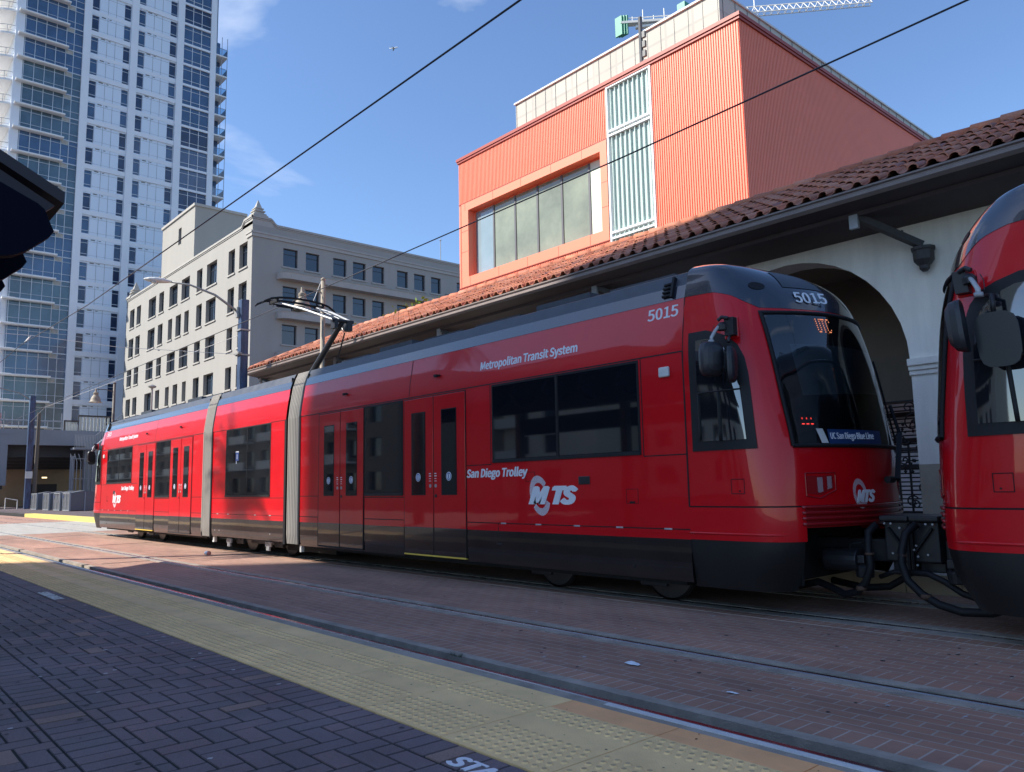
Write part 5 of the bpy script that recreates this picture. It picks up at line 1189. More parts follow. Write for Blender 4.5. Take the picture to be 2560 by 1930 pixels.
# parapet: raised at the corner, swept down, with moulded edge
def sweep(d): return 25.5 if d < 1.6 else 25.0+.5*(.5+.5*math.cos(math.pi*min(1, (d-1.6)/.7))) 
q = MB()
N = 60; P1 = [(GX-.0-(37.3)*((i/N)**2), ) for i in range(N+1)]
for (f_, n0) in ((lambda d: (GX-d, GY), 37.3), (lambda d: (GX, GY+d), 28.7)):
    ds = [0, .8, 1.6, 1.75, 1.9, 2.05, 2.2, 2.3, 4, 10, 20, n0]
    for a, c in zip(ds, ds[1:]):
        (xa, ya), (xc, yc) = f_(a), f_(c); za, zc = sweep(a), sweep(c); low = 24.7 if f_(1)[0] == GX else 25.0
        ox, oy = (0, .35) if ya == yc else (-.35, 0)
        q.quad((xa, ya, min(24.7, za)), (xc, yc, min(24.7, zc)), (xc, yc, zc), (xa, ya, za)); q.quad((xa, ya, za), (xc, yc, zc), (xc+ox, yc+oy, zc), (xa+ox, ya+oy, za)); q.quad((xa+ox, ya+oy, 24.5), (xc+ox, yc+oy, 24.5), (xc+ox, yc+oy, zc), (xa+ox, ya+oy, za))
        e = .09; px, py = (0, -e) if ya == yc else (e, 0)
        for (h0, h1, e2) in ((-.28, -.18, .06), (-.16, .03, .12)):
            px, py = (0, -e2) if ya == yc else (e2, 0)
            q.quad((xa+px, ya+py, za+h0), (xc+px, yc+py, zc+h0), (xc+px, yc+py, zc+h1), (xa+px, ya+py, za+h1)); q.quad((xa, ya, za+h0), (xc, yc, zc+h0), (xc+px, yc+py, zc+h0), (xa+px, ya+py, za+h0)); q.quad((xa+px, ya+py, za+h1), (xc+px, yc+py, zc+h1), (xc-px*2, yc-py*2, zc+h1), (xa-px*2, ya-py*2, za+h1))
q.build('parapet', 'grey_trim', GB, recalc=False)
q = MB(); q.box(GX-1.2, GX+.16, GY-.16, 56, 23.93, 24.1); q.box(GX-1.1, GX+.10, GY-.10, 56, 23.62, 23.93); q.build('cornice_band', 'grey_trim', GB)
q = MB()
for z in (20.05, 16.45, 12.85):            # balcony bands with rounded ends
    pts = [(GX, 29.6)]+[(GX+.95*math.sin(math.pi/2*k/8), 29.6+1.0*(1-math.cos(math.pi/2*k/8))) for k in range(1, 9)]+[(GX+.95, 56)]
    for (xa, ya), (xc, yc) in zip(pts, pts[1:]): q.quad((xa, ya, z), (xc, yc, z), (xc, yc, z+.55), (xa, ya, z+.55)); q.quad((xa, ya, z+.55), (xc, yc, z+.55), (xc+.05, yc, z+.62), (xa+.05, ya, z+.62))
    for zz in (z, z+.62): q.add([(x, y, zz) for x, y in pts]+[(GX, 56, zz)], [tuple(range(len(pts)+1))])
q.build('balcony_band', 'grey_trim', GB, recalc=False)
for (hs, T_, dd) in ((hY, lambda u, v, d: (u, GY+d, v), 1), (hX, lambda u, v, d: (GX-d, u, v), 0)):
    for (a, b_, c, d_) in hs:
        q = MB()
        def bb(u0, u1, v0, v1, d0, d1):
            p0, p1 = T_(u0, v0, d0), T_(u1, v1, d1); q.box(min(p0[0], p1[0]), max(p0[0], p1[0]), min(p0[1], p1[1]), max(p0[1], p1[1]), v0, v1)
        k = .07; dpt = .34 if dd else .22
        bb(a, a+k, b_, d_, dpt, dpt+.08); bb(c-k, c, b_, d_, dpt, dpt+.08); bb(a+k, c-k, d_-k, d_, dpt, dpt+.08); bb(a+k, c-k, b_, b_+k, dpt, dpt+.08)
        bb(a+k, c-k, b_+(d_-b_)*.70, b_+(d_-b_)*.70+.05, dpt+.01, dpt+.07)
        if dd and c-a > 2: bb((a+c)/2-.03, (a+c)/2+.03, b_+k, d_-k, dpt+.005, dpt+.075)
        w = q.build('window', 'window_frame_dark', GB)
        q = MB(); bb(a+k, c-k, b_+k, d_-k, dpt+.045, dpt+.06); q.build('pane', 'window_glass', w)
        q = MB(); bb(a-.12, c+.12, b_-.14, b_-.005, -.10, .02); q.build('sill', 'grey_trim', w)
def finial(x, y, z, s, nm='corner_finial'):
    q = MB(); S2 = 2**.5
    def sq(r_, z0, z1, r2=None): r2 = r2 or r_; q.add([(x-r_, y-r_, z0), (x+r_, y-r_, z0), (x+r_, y+r_, z0), (x-r_, y+r_, z0), (x-r2, y-r2, z1), (x+r2, y-r2, z1), (x+r2, y+r2, z1), (x-r2, y+r2, z1)], [(0, 3, 2, 1), (4, 5, 6, 7), (0, 1, 5, 4), (1, 2, 6, 5), (2, 3, 7, 6), (3, 0, 4, 7)])
    sq(.72*s, z, z+.18*s); sq(.60*s, z+.18*s, z+.36*s); sq(.42*s, z+.36*s, z+.55*s); sq(.52*s, z+.55*s, z+.66*s); sq(.36*s, z+.66*s, z+.84*s); sq(.42*s, z+.84*s, z+.92*s); sq(.30*s, z+.92*s, z+1.75*s, .03*s)
    q.build(nm, 'grey_trim', GB)
finial(GX-.6, GY+.7, 25.5, .95); finial(-101.4, GY+.7, 25.0, 1.25)
q = MB(); wall_holes(q, lambda u, v, d: (u, GY+2.7+d, v), (-98.5, -87.4), (24, 33.7), [(-92.7, 30.1, -91.7, 32.1)], .4); wall_holes(q, lambda u, v, d: (-87.4-d, u, v), (GY+2.7, 36), (24, 33.7), [], .3); q.quad((-98.5, GY+2.7, 33.7), (-87.4, GY+2.7, 33.7), (-87.4, 36, 33.7), (-98.5, 36, 33.7)); q.build('penthouse', 'grey_building', GB, recalc=False)
q = MB(); q.box(-98.6, -87.25, GY+2.55, GY+2.7, 33.45, 33.75); q.box(-87.4, -87.25, GY+2.7, 36, 33.45, 33.75); q.build('penthouse_coping', 'grey_trim', GB)
q = MB(); q.box(-92.7, -91.7, GY+3.0, GY+3.05, 30.1, 32.1); q.build('penthouse_window', 'window_glass', GB)
q = MB(); q.tube([(-66.5, 48.8, 24.6), (-66.5, 48.8, 27.7)], .05, 6); q.lathe([(.02, 27.7), (.12, 27.8), (.02, 27.95)], (-66.5, 48.8, 0), 8); q.build('roof_antenna', 'railing_grey', GB)
q = MB()
for z in (20.8, 21.2): q.tube([(GX+.9, 47.6, z), (GX+.9, 56, z)], .03, 5)
for k in range(5): q.tube([(GX+.9, 47.6+1.6*k, 20.6), (GX+.9, 47.6+1.6*k, 21.2)], .03, 5)
q.build('balcony_rail', 'window_frame_dark', GB)

# ============================================================ WHITE APARTMENT TOWER
TW = thing('apartment_tower', 'very tall white apartment tower with blue glass and slab balconies', 'tower', (-118, 28, 0))
TX = -110.0; FH = 3.1
fl = [1.75+FH*k for k in range(-1, 31)]       # slab levels, window rows sit above each
base_z = 65.1-2.3-.62      # one slab level
lev0 = [base_z-FH*k for k in range(18, -7, -1)]
q = MB()
cols = [(23.42, 24.35), (27.42, 28.30), (29.25, 30.17), (33.48, 34.42)]
holes = [(a, z+.62, c, z+2.92) for z in lev0 for a, c in cols]
holes2 = []
wall_holes(q, lambda u, v, d: (TX-d, u, v), (23.42, 34.42), (8, 86), holes, .28)
q.build('facade_wall', 'tower_panel', TW, recalc=False)
q = MB()
for (a, c) in ((22.5, 23.40), (28.32, 29.23), (34.44, 35.34), (39.15, 39.95)): q.box(TX-.3, TX+.28, a, c, 8, 86)
build_each(q, 'pillar', 'tower_white', TW)
q = MB()
for i, z in enumerate(lev0):
    t = .62 if i % 2 == 0 else .50; pr_ = .16 if i % 2 == 0 else .03
    for (a, c) in ((23.41, 28.31), (29.24, 34.43)): q.box(TX-.05, TX+pr_, a, c, z, z+t)
build_each(q, 'floor_band', 'tower_white', TW)
q = MB()
for z in lev0:
    for (a, c) in ((24.36, 27.41), (30.18, 33.47)):
        for k in range(1, 3): y = a+(c-a)*k/3; q.box(TX, TX+.012, y-.015, y+.015, z+.5, z+FH)
        q.box(TX, TX+.012, a, c, z+FH-.42, z+FH-.40); q.box(TX, TX+.012, a, c, z+.86, z+.875)
        q.box(TX, TX+.06, a+.25, a+.75, z+FH-.2, z+FH-.10); q.box(TX, TX+.05, a+1.2, a+1.45, z+FH-.2, z+FH-.12)
q.build('panel_joint', 'mullion_grey', TW)
for z in lev0:
    for a, c in cols:
        q = MB(); q.box(TX-.26, TX-.14, a, a+.06, z+.62, z+2.92); q.box(TX-.26, TX-.14, c-.06, c, z+.62, z+2.92); q.box(TX-.26, TX-.14, a+.06, c-.06, z+1.0, z+1.08); q.box(TX-.26, TX-.14, a+.06, c-.06, z+2.46, z+2.52); w = q.build('window', 'tower_mullion', TW)
        q = MB(); q.box(TX-.24, TX-.20, a+.06, c-.06, z+.62, z+2.92); q.build('pane', 'tower_glass_dark' if rnd.random() < .7 else 'tower_glass', w)
# right hand glass bay
for z in lev0:
    q = MB(); q.box(TX-.1, TX-.02, 35.34, 39.15, z+.35, z+FH-.02); w = q.build('glass_bay', 'tower_glass_dark' if rnd.random() < .6 else 'tower_glass', TW)
    q = MB(); q.box(TX-.05, TX+.22, 35.34, 39.15, z-.02, z+.30)
    for y in (36.62, 37.85): q.box(TX-.02, TX+.05, y-.03, y+.03, z+.30, z+FH)
    for zz in (z+.95, z+2.5): q.box(TX-.02, TX+.04, 35.34, 39.15, zz-.025, zz+.025)
    q.build('bay_frame', 'tower_white', w)
# body of the tower
q = MB(); q.box(-140, TX-.35, 21.0, 39.9, 0, 86.5); q.build('core', 'tower_cream', TW)
# left curtain wall with projecting slabs
for i, z in enumerate(lev0):
    z0 = z+.02
    q = MB(); q.box(TX-.3, TX-.1, 15.9, 22.5, z0, z0+FH); w = q.build('curtain_glass', 'tower_glass' if rnd.random() < .62 else 'tower_glass_teal', TW)
    q = MB()
    for y in (16.0, 17.15, 18.3, 19.45, 20.6, 21.5): q.box(TX-.1, TX-.03, y-.035, y+.035, z0, z0+FH)
    for zz in (z0+.95, z0+2.55): q.box(TX-.1, TX-.04, 15.9, 22.5, zz-.025, zz+.025)
    q.box(TX-.1, TX-.02, 20.66, 22.5, z0+.0, z0+.12); q.build('mullion', 'tower_mullion', w)
    q = MB(); q.box(TX-.1, TX-.045, 20.66, 21.46, z0+2.58, z0+FH-.03); q.build('spandrel', 'concrete', w)
q = MB()
for z in lev0:
    q = MB(); q.box(TX-.1, TX+.62, 15.2, 20.8, z-.02, z+.22); q.tube([(TX+.62, 15.2, z+.10), (TX+.62, 20.8, z+.10)], .14, 8); q.build('slab_edge', 'tower_slab', TW)
q = MB(); q.box(TX-.4, TX-.05, 14.95, 15.9, 40, 86.5); q.box(TX-6, TX-.4, 14.95, 15.3, 8, 86.5); q.box(TX-8, TX-.3, 15.3, 21, 0, 86.5); q.build('corner_column', 'tower_white', TW)
# curved balconies on the left corner
for i, z in enumerate(lev0[10:]):
    q = MB(); n = 12; pts = [(TX-.3-6.5*(1-math.cos(math.pi/2*k/n)), 15.2-4.2*math.sin(math.pi/2*k/n)) for k in range(n+1)]
    P2 = [(x, y, z) for x, y in pts]+[(TX-8, 15.2, z)]; q.prism(P2, (0, 0, .24)); o = q.build('corner_balcony', 'tower_slab', TW)
    q = MB(); q.tube([(x, y, z+1.15) for x, y in pts], .035, 5); q.tube([(x, y, z+.5) for x, y in pts], .02, 4)
    for x, y in pts[::2]: q.tube([(x, y, z+.2), (x, y, z+1.15)], .025, 4)
    q.build('railing', 'railing_grey', o)
# balconies on the right edge
for i, z in enumerate(lev0[4:20]):
    q = MB(); q.box(TX-3.5, TX+.3, 39.96, 41.65, z, z+.2); o = q.build('side_balcony', 'tower_slab', TW)
    q = MB(); q.box(TX+.24, TX+.27, 39.96, 41.6, z+.2, z+1.25); q.box(TX-3.4, TX+.27, 41.57, 41.6, z+.2, z+1.25); q.build('glass_guard', 'tower_guard', o)
    q = MB()
    for y in (40.8, 41.6): q.box(TX+.2, TX+.28, y-.03, y+.03, z+.2, z+FH)
    q.box(TX+.22, TX+.28, 39.96, 41.6, z+1.25, z+1.3); q.build('post', 'railing_grey', o)
    q = MB(); q.box(TX-3.6, TX-1.6, 39.9, 41.2, z+.2, z+FH); q.build('balcony_door', 'tower_glass', o)
q = MB(); q.box(TX-4, TX-.3, 39.96, 40.3, 63.5, 86.5); q.build('corner_glass', 'tower_glass_teal', TW)

# ============================================================ STATION PODIUM AND THINGS ON THE FAR FOOTWAY
PD = thing('parking_podium', 'blue grey concrete podium with an open bay behind the blue pole', 'building', (-92, 15, 0))
PX = -90.0
q = MB()
q.box(PX-.8, PX, 8.0, 24, 6.32, 7.86); q.box(PX-.8, PX-.02, 8.0, 13.8, 2.35, 6.32); q.box(PX-.9, PX+.05, 8.0, 13.85, 7.35, 7.5)
q.box(PX-.8, PX, 20.6, 24, 0, 6.32); q.box(PX-14, PX-.8, 8, 24, 7.2, 7.6)
q.build('parapet_beam', 'podium_paint', PD)
q = MB()
for k in range(5): x = PX-2.2-2.0*k; q.box(x-.3, x+.3, 13, 24, 5.2-.25*k, 7.2)
q.box(PX-14, PX-.9, 13, 24, 6.9, 7.19); q.build('ceiling_beam', 'podium_dark', PD)
q = MB(); q.box(-102.3, -102, 13, 24, 0, 6.5); q.build('back_wall', 'tan_wall', PD)
q = MB(); q.box(-101.99, -101.9, 17.6, 20.6, .3, 2.6); q.box(-101.99, -101.9, 14.0, 14.9, .3, 4); q.box(-101.99, -101.8, 19.0, 19.6, 3.2, 3.5); build_each(q, 'doorway', 'podium_dark', PD)
q = MB(); q.box(-101.8, -101.75, 19.05, 19.55, 3.25, 3.4); q.build('wall_lamp', 'wall_lamp_lit', PD)
q = MB(); q.box(PX-.6, PX-.4, 8.6, 13.6, 2.0, 2.35); q.build('sill_beam', 'podium_dark', PD)
# fence with slats on the podium
FN = thing('slat_fence', 'dark topped slat fence standing on the blue grey podium', 'fence', (-90.5, 21, 7.9))
q = MB()
for k in range(17): y = 18.75+.14*k if k < 8 else 20.05+.33*(k-8); q.box(PX-.45, PX-.38, y, y+.19 if k >= 8 else y+.09, 7.9, 9.35 if k >= 8 else 8.75)
q.build('slats', 'fence_slat', FN)
q = MB(); q.box(PX-.5, PX-.33, 18.6, 19.95, 8.78, 8.93); q.box(PX-.5, PX-.33, 19.98, 23.0, 9.36, 9.52); q.box(PX-.5, PX-.33, 18.6, 18.72, 7.87, 8.78); q.box(PX-.5, PX-.33, 19.9, 19.98, 7.87, 9.5); q.build('frame', 'bronze', FN)
FW = thing('wind_screen', 'clear glass panels and low tubular rail along the podium top at the left edge', 'glass screen', (-90.5, 13, 7.9))
q = MB(); q.tube([(PX-.4, 8.2, 8.75), (PX-.4, 18.4, 8.75)], .05, 6)
for k in range(9): q.tube([(PX-.4, 8.4+1.25*k, 7.87), (PX-.4, 8.4+1.25*k, 9.6 if k % 2 == 0 else 8.75)], .04, 5)
q.build('rail', 'railing_grey', FW)
q = MB(); q.box(PX-.42, PX-.39, 8.2, 13.2, 7.9, 9.4); q.build('glass_panel', 'tower_guard', FW)
# stairs in a cage
ST = thing('caged_stair', 'grey steel stair with railings climbing to the podium beside the tram', 'stair', (-89, 20, 0))
q = MB(); q.box(-89.8, -88.2, 19.2, 21.1, 5.85, 6.05); q.bar((-89, 21.0, 5.95), (-89, 23.6, 8.3), 1.4, .3); q.build('flight', 'podium_paint', ST)
q = MB()
for k in range(14): y = 19.25+.14*k; q.tube([(-88.2, y, 6.0), (-88.2, y, 7.3)], .02, 4)
q.tube([(-88.2, 19.2, 7.3), (-88.2, 21.1, 7.3), (-88.2, 23.6, 9.6)], .035, 5); q.tube([(-88.2, 21.1, 6.1), (-88.2, 23.6, 8.4)], .035, 5)
for k in range(16): y = 21.1+.16*k; q.tube([(-88.2, y, 6.1+.92*(y-21.1)), (-88.2, y, 7.3+.92*(y-21.1))], .02, 4)
q.build('railing', 'railing_grey', ST)
q = MB()
for k in range(8): y = 19.1+.36*k; q.tube([(-88.0, y, .2), (-88.0, y, 4.6), (-88.0, y-.25 if k < 3 else y, 5.4)], .045, 5)
for z in (1.0, 2.9, 4.9): q.tube([(-88.0, 19.0, z), (-88.0, 21.8, z)], .04, 5)
q.box(-88.7, -88.4, 20.95, 21.3, .2, 6); q.box(-88.3, -88.2, 18.9, 19.3, .2, 5.2); q.build('cage', 'podium_paint', ST)
# bicycle lockers
def locker(x, y, label):
    o = thing('bicycle_locker', label, 'locker', (x, y, .2), 'bicycle lockers on the far footway')
    q = MB(); q.box(x, x+2.0, y, y+1.9, .25, 1.45); q.add([(x, y, 1.45), (x+2, y, 1.45), (x+2, y+1.9, 1.45), (x, y+1.9, 1.45), (x, y+.95, 1.62), (x+2, y+.95, 1.62)], [(0, 1, 5, 4), (2, 3, 4, 5), (0, 4, 3), (1, 2, 5)]); q.build('body', 'locker_mesh', o)
    q = MB()
    for (a, c) in ((x, x+.08), (x+1.92, x+2.0), (x+.96, x+1.04)): q.box(a, c, y-.03, y, .2, 1.5)
    for z in (.22, 1.42): q.box(x+.08, x+1.92, y-.025, y, z, z+.07)
    for yy in (y, y+.92, y+1.84): q.box(x+2.0, x+2.03, yy, yy+.07, .2, 1.5)
    q.build('frame', 'locker_frame', o)
    q = MB(); q.box(x+.1, x+.28, y-.04, y-.03, 1.15, 1.28); q.build('notice', 'badge_blue', o)
    q = MB(); q.box(x+.55, x+.6, y-.05, y-.03, .85, .95); q.box(x+1.4, x+1.45, y-.05, y-.03, .85, .95); q.build('handle', 'dull_steel', o)
locker(-73.4, 13.1, 'leftmost of the grey mesh bicycle lockers, next to the thin dark pole')
locker(-69.3, 13.15, 'second grey mesh bicycle locker from the left on the far footway')
locker(-66.0, 13.2, 'third grey mesh bicycle locker, just left of the tram tail')
locker(-63.4, 13.25, 'rightmost grey mesh bicycle locker, partly behind the tram tail')
def cobra(o, base, side, arm, z):
    x, y = base; q = MB()
    pts = [(x, y, z-.1), (x+side[0]*arm*.35, y+side[1]*arm*.35, z+.42), (x+side[0]*arm*.7, y+side[1]*arm*.7, z+.68), (x+side[0]*arm, y+side[1]*arm, z+.74)]; q.tube(pts, [.045, .04, .032, .028], 8); q.build('lamp_arm', 'galvanised', o, True)
    q = MB(); d = Vector((side[0], side[1], .03)).normalized(); c0 = Vector(pts[-1]); n = 12; rings = []
    for t, w_, h_ in ((-.05, .05, .05), (.08, .09, .08), (.25, .15, .12), (.45, .17, .13), (.62, .14, .10), (.74, .06, .05), (.77, .01, .01)):
        s2 = Vector((-d.y, d.x, 0)); rings.append([tuple(c0+d*t+s2*w_*math.cos(6.283*k/n)+Vector((0, 0, (h_*.75 if math.sin(6.283*k/n) > 0 else h_*.6)*math.sin(6.283*k/n)))) for k in range(n)])
    for a, c in zip(rings, rings[1:]): o_ = len(q.v); q.v += a+c; q.f += [(o_+k, o_+(k+1) % n, o_+(k+1) % n+n, o_+k+n) for k in range(n)]; q.m += [0]*n
    lh = q.build('lamp_head', 'grey_white', o, True); q = MB(); p_ = c0+d*.45; q.lathe([(.10, -.09), (.13, -.05)], tuple(p_), 12); q.build('lens', 'lamp_lens', lh, True); q = MB(); p_ = c0+d*.3; q.lathe([(.03, .08), (.03, .15)], tuple(p_), 8); q.build('photocell', 'galvanised', lh)
PL = thing('catenary_pole', 'stout chipped blue box pole carrying a street lamp arm and wires beside the tram', 'pole', (-24.9, 10.25, .2), 'blue poles holding the overhead wires')
q = MB(); q.box(-25.05, -24.78, 10.10, 10.36, .2, 7.6); q.build('shaft', 'blue_pole', PL, bevel=.015)
q = MB()
for z in (5.72, 6.55): q.box(-25.09, -24.74, 10.06, 10.40, z, z+.05)
q.box(-25.12, -24.70, 10.02, 10.12, 5.75, 5.80); q.tube([(-24.7, 10.0, 5.77), (-24.58, 9.98, 5.77)], .04, 6); q.box(-25.1, -24.95, 10.02, 10.12, 7.0, 7.35); q.build('band_clamp', 'galvanised', PL)
cobra(PL, (-25.05, 10.1), (-.30, -.954), 2.1, 7.30)
PL2 = thing('catenary_pole', 'tall faded blue pole with a white notice band, beside the bicycle lockers', 'pole', (-78.84, 13.72, .2), 'blue poles holding the overhead wires')
q = MB(); q.box(-79.05, -78.6, 13.5, 13.94, .2, 9.95); q.build('shaft', 'blue_pole', PL2)
q = MB(); q.box(-78.58, -78.54, 13.45, 13.98, 2.8, 3.4); q.build('notice_band', 'grey_white', PL2)
q = MB(); q.tube([(-78.84, 13.6, 9.6), (-78.84, 12.6, 10.2), (-78.84, 11.25, 10.5), (-78.84, 10.2, 10.55)], .05, 6); q.build('lamp_arm', 'galvanised', PL2)
q = MB(); q.tube([(-87.2, 15.75, .2), (-87.2, 15.8, 9.3)], [.2, .15], 8); tag(q.build('dark_pole', 'pole_brown'), 'thin dark brown pole just right of the faded blue pole', 'pole')
def bell_lamp(x, y, zt, label, sy, col='lamp_tan'):
    o = thing('bell_lamp_post', label, 'street lamp', (x, y, .2), 'bell shaded lamp posts')
    q = MB(); q.tube([(x, y, .2), (x, y, .5), (x, y, zt-.05)], [.10, .075, .06], 10); q.lathe([(.06, zt-.05), (.07, zt), (.02, zt+.05)], (x, y, 0), 10); q.build('post', col, o, True)
    q = MB(); zz = zt-.45; q.tube([(x, y, zz+.05), (x, y-sy*.5, zz+.12), (x, y-sy, zz+.10), (x, y-sy, zz-.02)], .02, 6); q.build('arm', col, o)
    q = MB(); q.lathe([(.035, .14), (.045, .04), (.055, .0), (.10, -.03), (.105, -.10), (.085, -.13), (.12, -.17), (.17, -.24), (.205, -.34), (.22, -.42), (.275, -.47), (.27, -.485), (.21, -.45)], (x, y-sy, zz-.02), 24); sh = q.build('bell_shade', 'lamp_tan', o, True, auto=50)
    q = MB(); q.lathe([(.19, 0), (.12, -.05), (.02, -.07)], (x, y-sy, zz-.455), 16); q.build('lens', 'lamp_lens', sh, True)
bell_lamp(-19.4, 10.2, 7.12, 'tan bell shaded lamp post rising behind the pantograph', .62)
bell_lamp(-39.5, 10.15, 6.45, 'smaller bell shaded lamp post just left of the tram tail', .78, 'pole_brown')
q = MB(); q.tube([(-41.8, 12.5, .2), (-41.8, 12.5, 6.6)], .05, 6); q.lathe([(.05, 6.6), (.18, 6.65), (.2, 6.72), (.05, 6.8)], (-41.8, 12.5, 0), 10); tag(q.build('post_with_disc', 'galvanised'), 'thin pale post with a round disc top beside the left bell lamp', 'post')
# bus nose at the extreme left
BS = thing('parked_bus', 'dark end of a bus just showing beyond the white hoop rail', 'bus', (-86, 9.6, .2))
q = MB(); q.box(-88, -84.5, 8.2, 12.3, .55, 2.55); q.build('body', 'locker_mesh', BS, bevel=.1)
q = MB(); q.box(-84.49, -84.45, 8.4, 12.1, 1.25, 2.4); q.build('window', 'tower_glass_dark', BS)
q = MB(); q.lathe([(.48, -.15), (.48, .15)], (-85.6, 12.2, .68), 18, 0, 'y'); q.lathe([(.48, -.15), (.48, .15)], (-85.6, 8.3, .68), 18, 0, 'y'); q.build('wheel', 'rubber', BS)
q = MB(); q.tube([(-80.5, 12.4, .2), (-80.5, 12.4, 1.15), (-80.5, 13.3, .95), (-80.5, 13.3, .2)], .05, 6); tag(q.build('hoop_rail', 'grey_white'), 'low white hoop rail by the dark bus end', 'rail')

# ============================================================ OVERHEAD WIRES
def wire(name, pts, r_, m_, label, group=None):
    q = MB(); q.tube(pts, r_, 6); o = q.build(name, m_); tag(o, label, 'wire', group); return o
wire('contact_wire', [(30, 4.48, 5.72), (-4, 4.48, 5.66), (-20, 4.48, 5.70), (-28, 4.48, 5.95), (-60, 4.9, 5.9), (-110, 6, 5.8)], .0105, 'wire', 'black overhead wire crossing the tower and the open sky')
wire('contact_wire', [(30, 8.07, 5.95), (-2.35, 8.07, 5.90), (-6.7, 8.07, 5.79), (-16.6, 8.07, 5.69), (-40, 8.3, 5.75), (-110, 9.5, 5.8)], .0105, 'wire', 'black overhead wire touching the pantograph and crossing the orange building')
wire('span_wire', [(-25, 10.2, 5.78), (-26.2, 6.8, 5.85), (-27.3, 4.6, 6.15), (-30, -4, 6.4)], .008, 'wire_light', 'thin span wire from the blue pole across the tracks')
wire('guy_wire', [(-25.1, 10.2, 6.45), (-60, 11.2, 7.2), (-79, 13.6, 7.6)], .009, 'wire_light', 'pale wire running left from the blue pole below its lamp')
q = MB()
for p_ in ((-25.9, 7.9, 5.82), (-25.6, 8.6, 5.81)): q.lathe([(.008, -.04), (.02, -.02), (.02, .02), (.008, .04)], p_, 8, 0, 'y')
q.tube([(-27.35, 4.48, 5.95), (-27.3, 4.6, 6.13)], .02, 5); q.box(-27.4, -27.25, 4.46, 4.50, 5.94, 5.96); tag(q.build('wire_insulator', 'grey_white'), 'small insulators and clamp strung on the thin span wire', 'insulator')
wire('hanger_wire', [(-16.5, 8.42, 5.66), (-16.5, 8.62, 6.18)], .008, 'wire_light', 'short slanting hanger wire above the pantograph head')

# ============================================================ SHELTER ROOF AT THE TOP LEFT
SH = thing('platform_shelter', 'dark timber shelter roof with scalloped rafter tails in front of the white tower', 'shelter', (-14, -1, .15))
k_ = 1.2; sx0 = -6.0*k_; eY, eZ = 1.165*k_, 1.3+2.1*k_
ridgeY, slope = -1.6, .52
q = MB()
def zy(y): return eZ+(eY-y)*slope
for s_ in (1,):
    q.add([(sx0, eY, eZ), (sx0, ridgeY, zy(ridgeY)), (-18.4, ridgeY, zy(ridgeY)), (-18.4, eY, eZ), (sx0, eY, eZ-.10), (sx0, ridgeY, zy(ridgeY)-.10), (-18.4, ridgeY, zy(ridgeY)-.10), (-18.4, eY, eZ-.10)], [(0, 1, 2, 3), (7, 6, 5, 4), (0, 4, 5, 1), (3, 2, 6, 7), (0, 3, 7, 4)])
    y2 = 2*ridgeY-eY; q.add([(sx0, y2, eZ), (sx0, ridgeY, zy(ridgeY)), (-18.4, ridgeY, zy(ridgeY)), (-18.4, y2, eZ), (sx0, y2, eZ-.10), (sx0, ridgeY, zy(ridgeY)-.10), (-18.4, ridgeY, zy(ridgeY)-.10), (-18.4, y2, eZ-.10)], [(0, 1, 2, 3), (7, 6, 5, 4), (0, 4, 5, 1), (3, 2, 6, 7), (0, 3, 7, 4)])
q.build('roof', 'shelter_brown', SH)
q = MB(); q.add([(sx0-.04, eY-.06, eZ-.12), (sx0-.04, ridgeY, zy(ridgeY)-.10), (sx0-.04, ridgeY, zy(ridgeY)-.30), (sx0-.04, eY-.16, eZ-.22), (sx0-.10, eY-.06, eZ-.12), (sx0-.10, ridgeY, zy(ridgeY)-.10), (sx0-.10, ridgeY, zy(ridgeY)-.30), (sx0-.10, eY-.16, eZ-.22)], [(0, 1, 2, 3), (7, 6, 5, 4), (0, 4, 5, 1), (1, 5, 6, 2), (2, 6, 7, 3), (3, 7, 4, 0)]); q.build('verge_board', 'shelter_brown', SH)
for k in range(10):
    x = -7.14-1.11*k; q = MB()
    prof = [(1.25, 3.62), (1.30, 3.50), (1.325, 3.45), (1.30, 3.405), (1.265, 3.37), (1.226, 3.335), (1.17, 3.28), (1.12, 3.24), (1.05, 3.20), (.97, 3.18), (.88, 3.17), (.82, 3.19), (.60, 3.35), (ridgeY, 4.30), (ridgeY, 4.9), (1.20, 3.66)]
    q.prism([(x, y, z) for y, z in prof], (-.10, 0, 0)); q.build('rafter', 'shelter_navy', SH)
q = MB(); q.box(-18.2, sx0-.35, .35, .55, 3.1, 3.45); q.quad((sx0-.2, eY-.12, eZ-.14), (-18.4, eY-.12, eZ-.14), (-18.4, ridgeY, zy(ridgeY)-.13), (sx0-.2, ridgeY, zy(ridgeY)-.13)); q.box(-18.4, sx0-.15, -3.4, -3.2, 2.9, 3.4); q.build('beam', 'shelter_navy', SH)
for x in (-9.0, -13.0, -17):
    q = MB(); q.box(x-.1, x+.1, -1.9, -1.7, .15, 4.9); q.build('post', 'shelter_brown', SH)
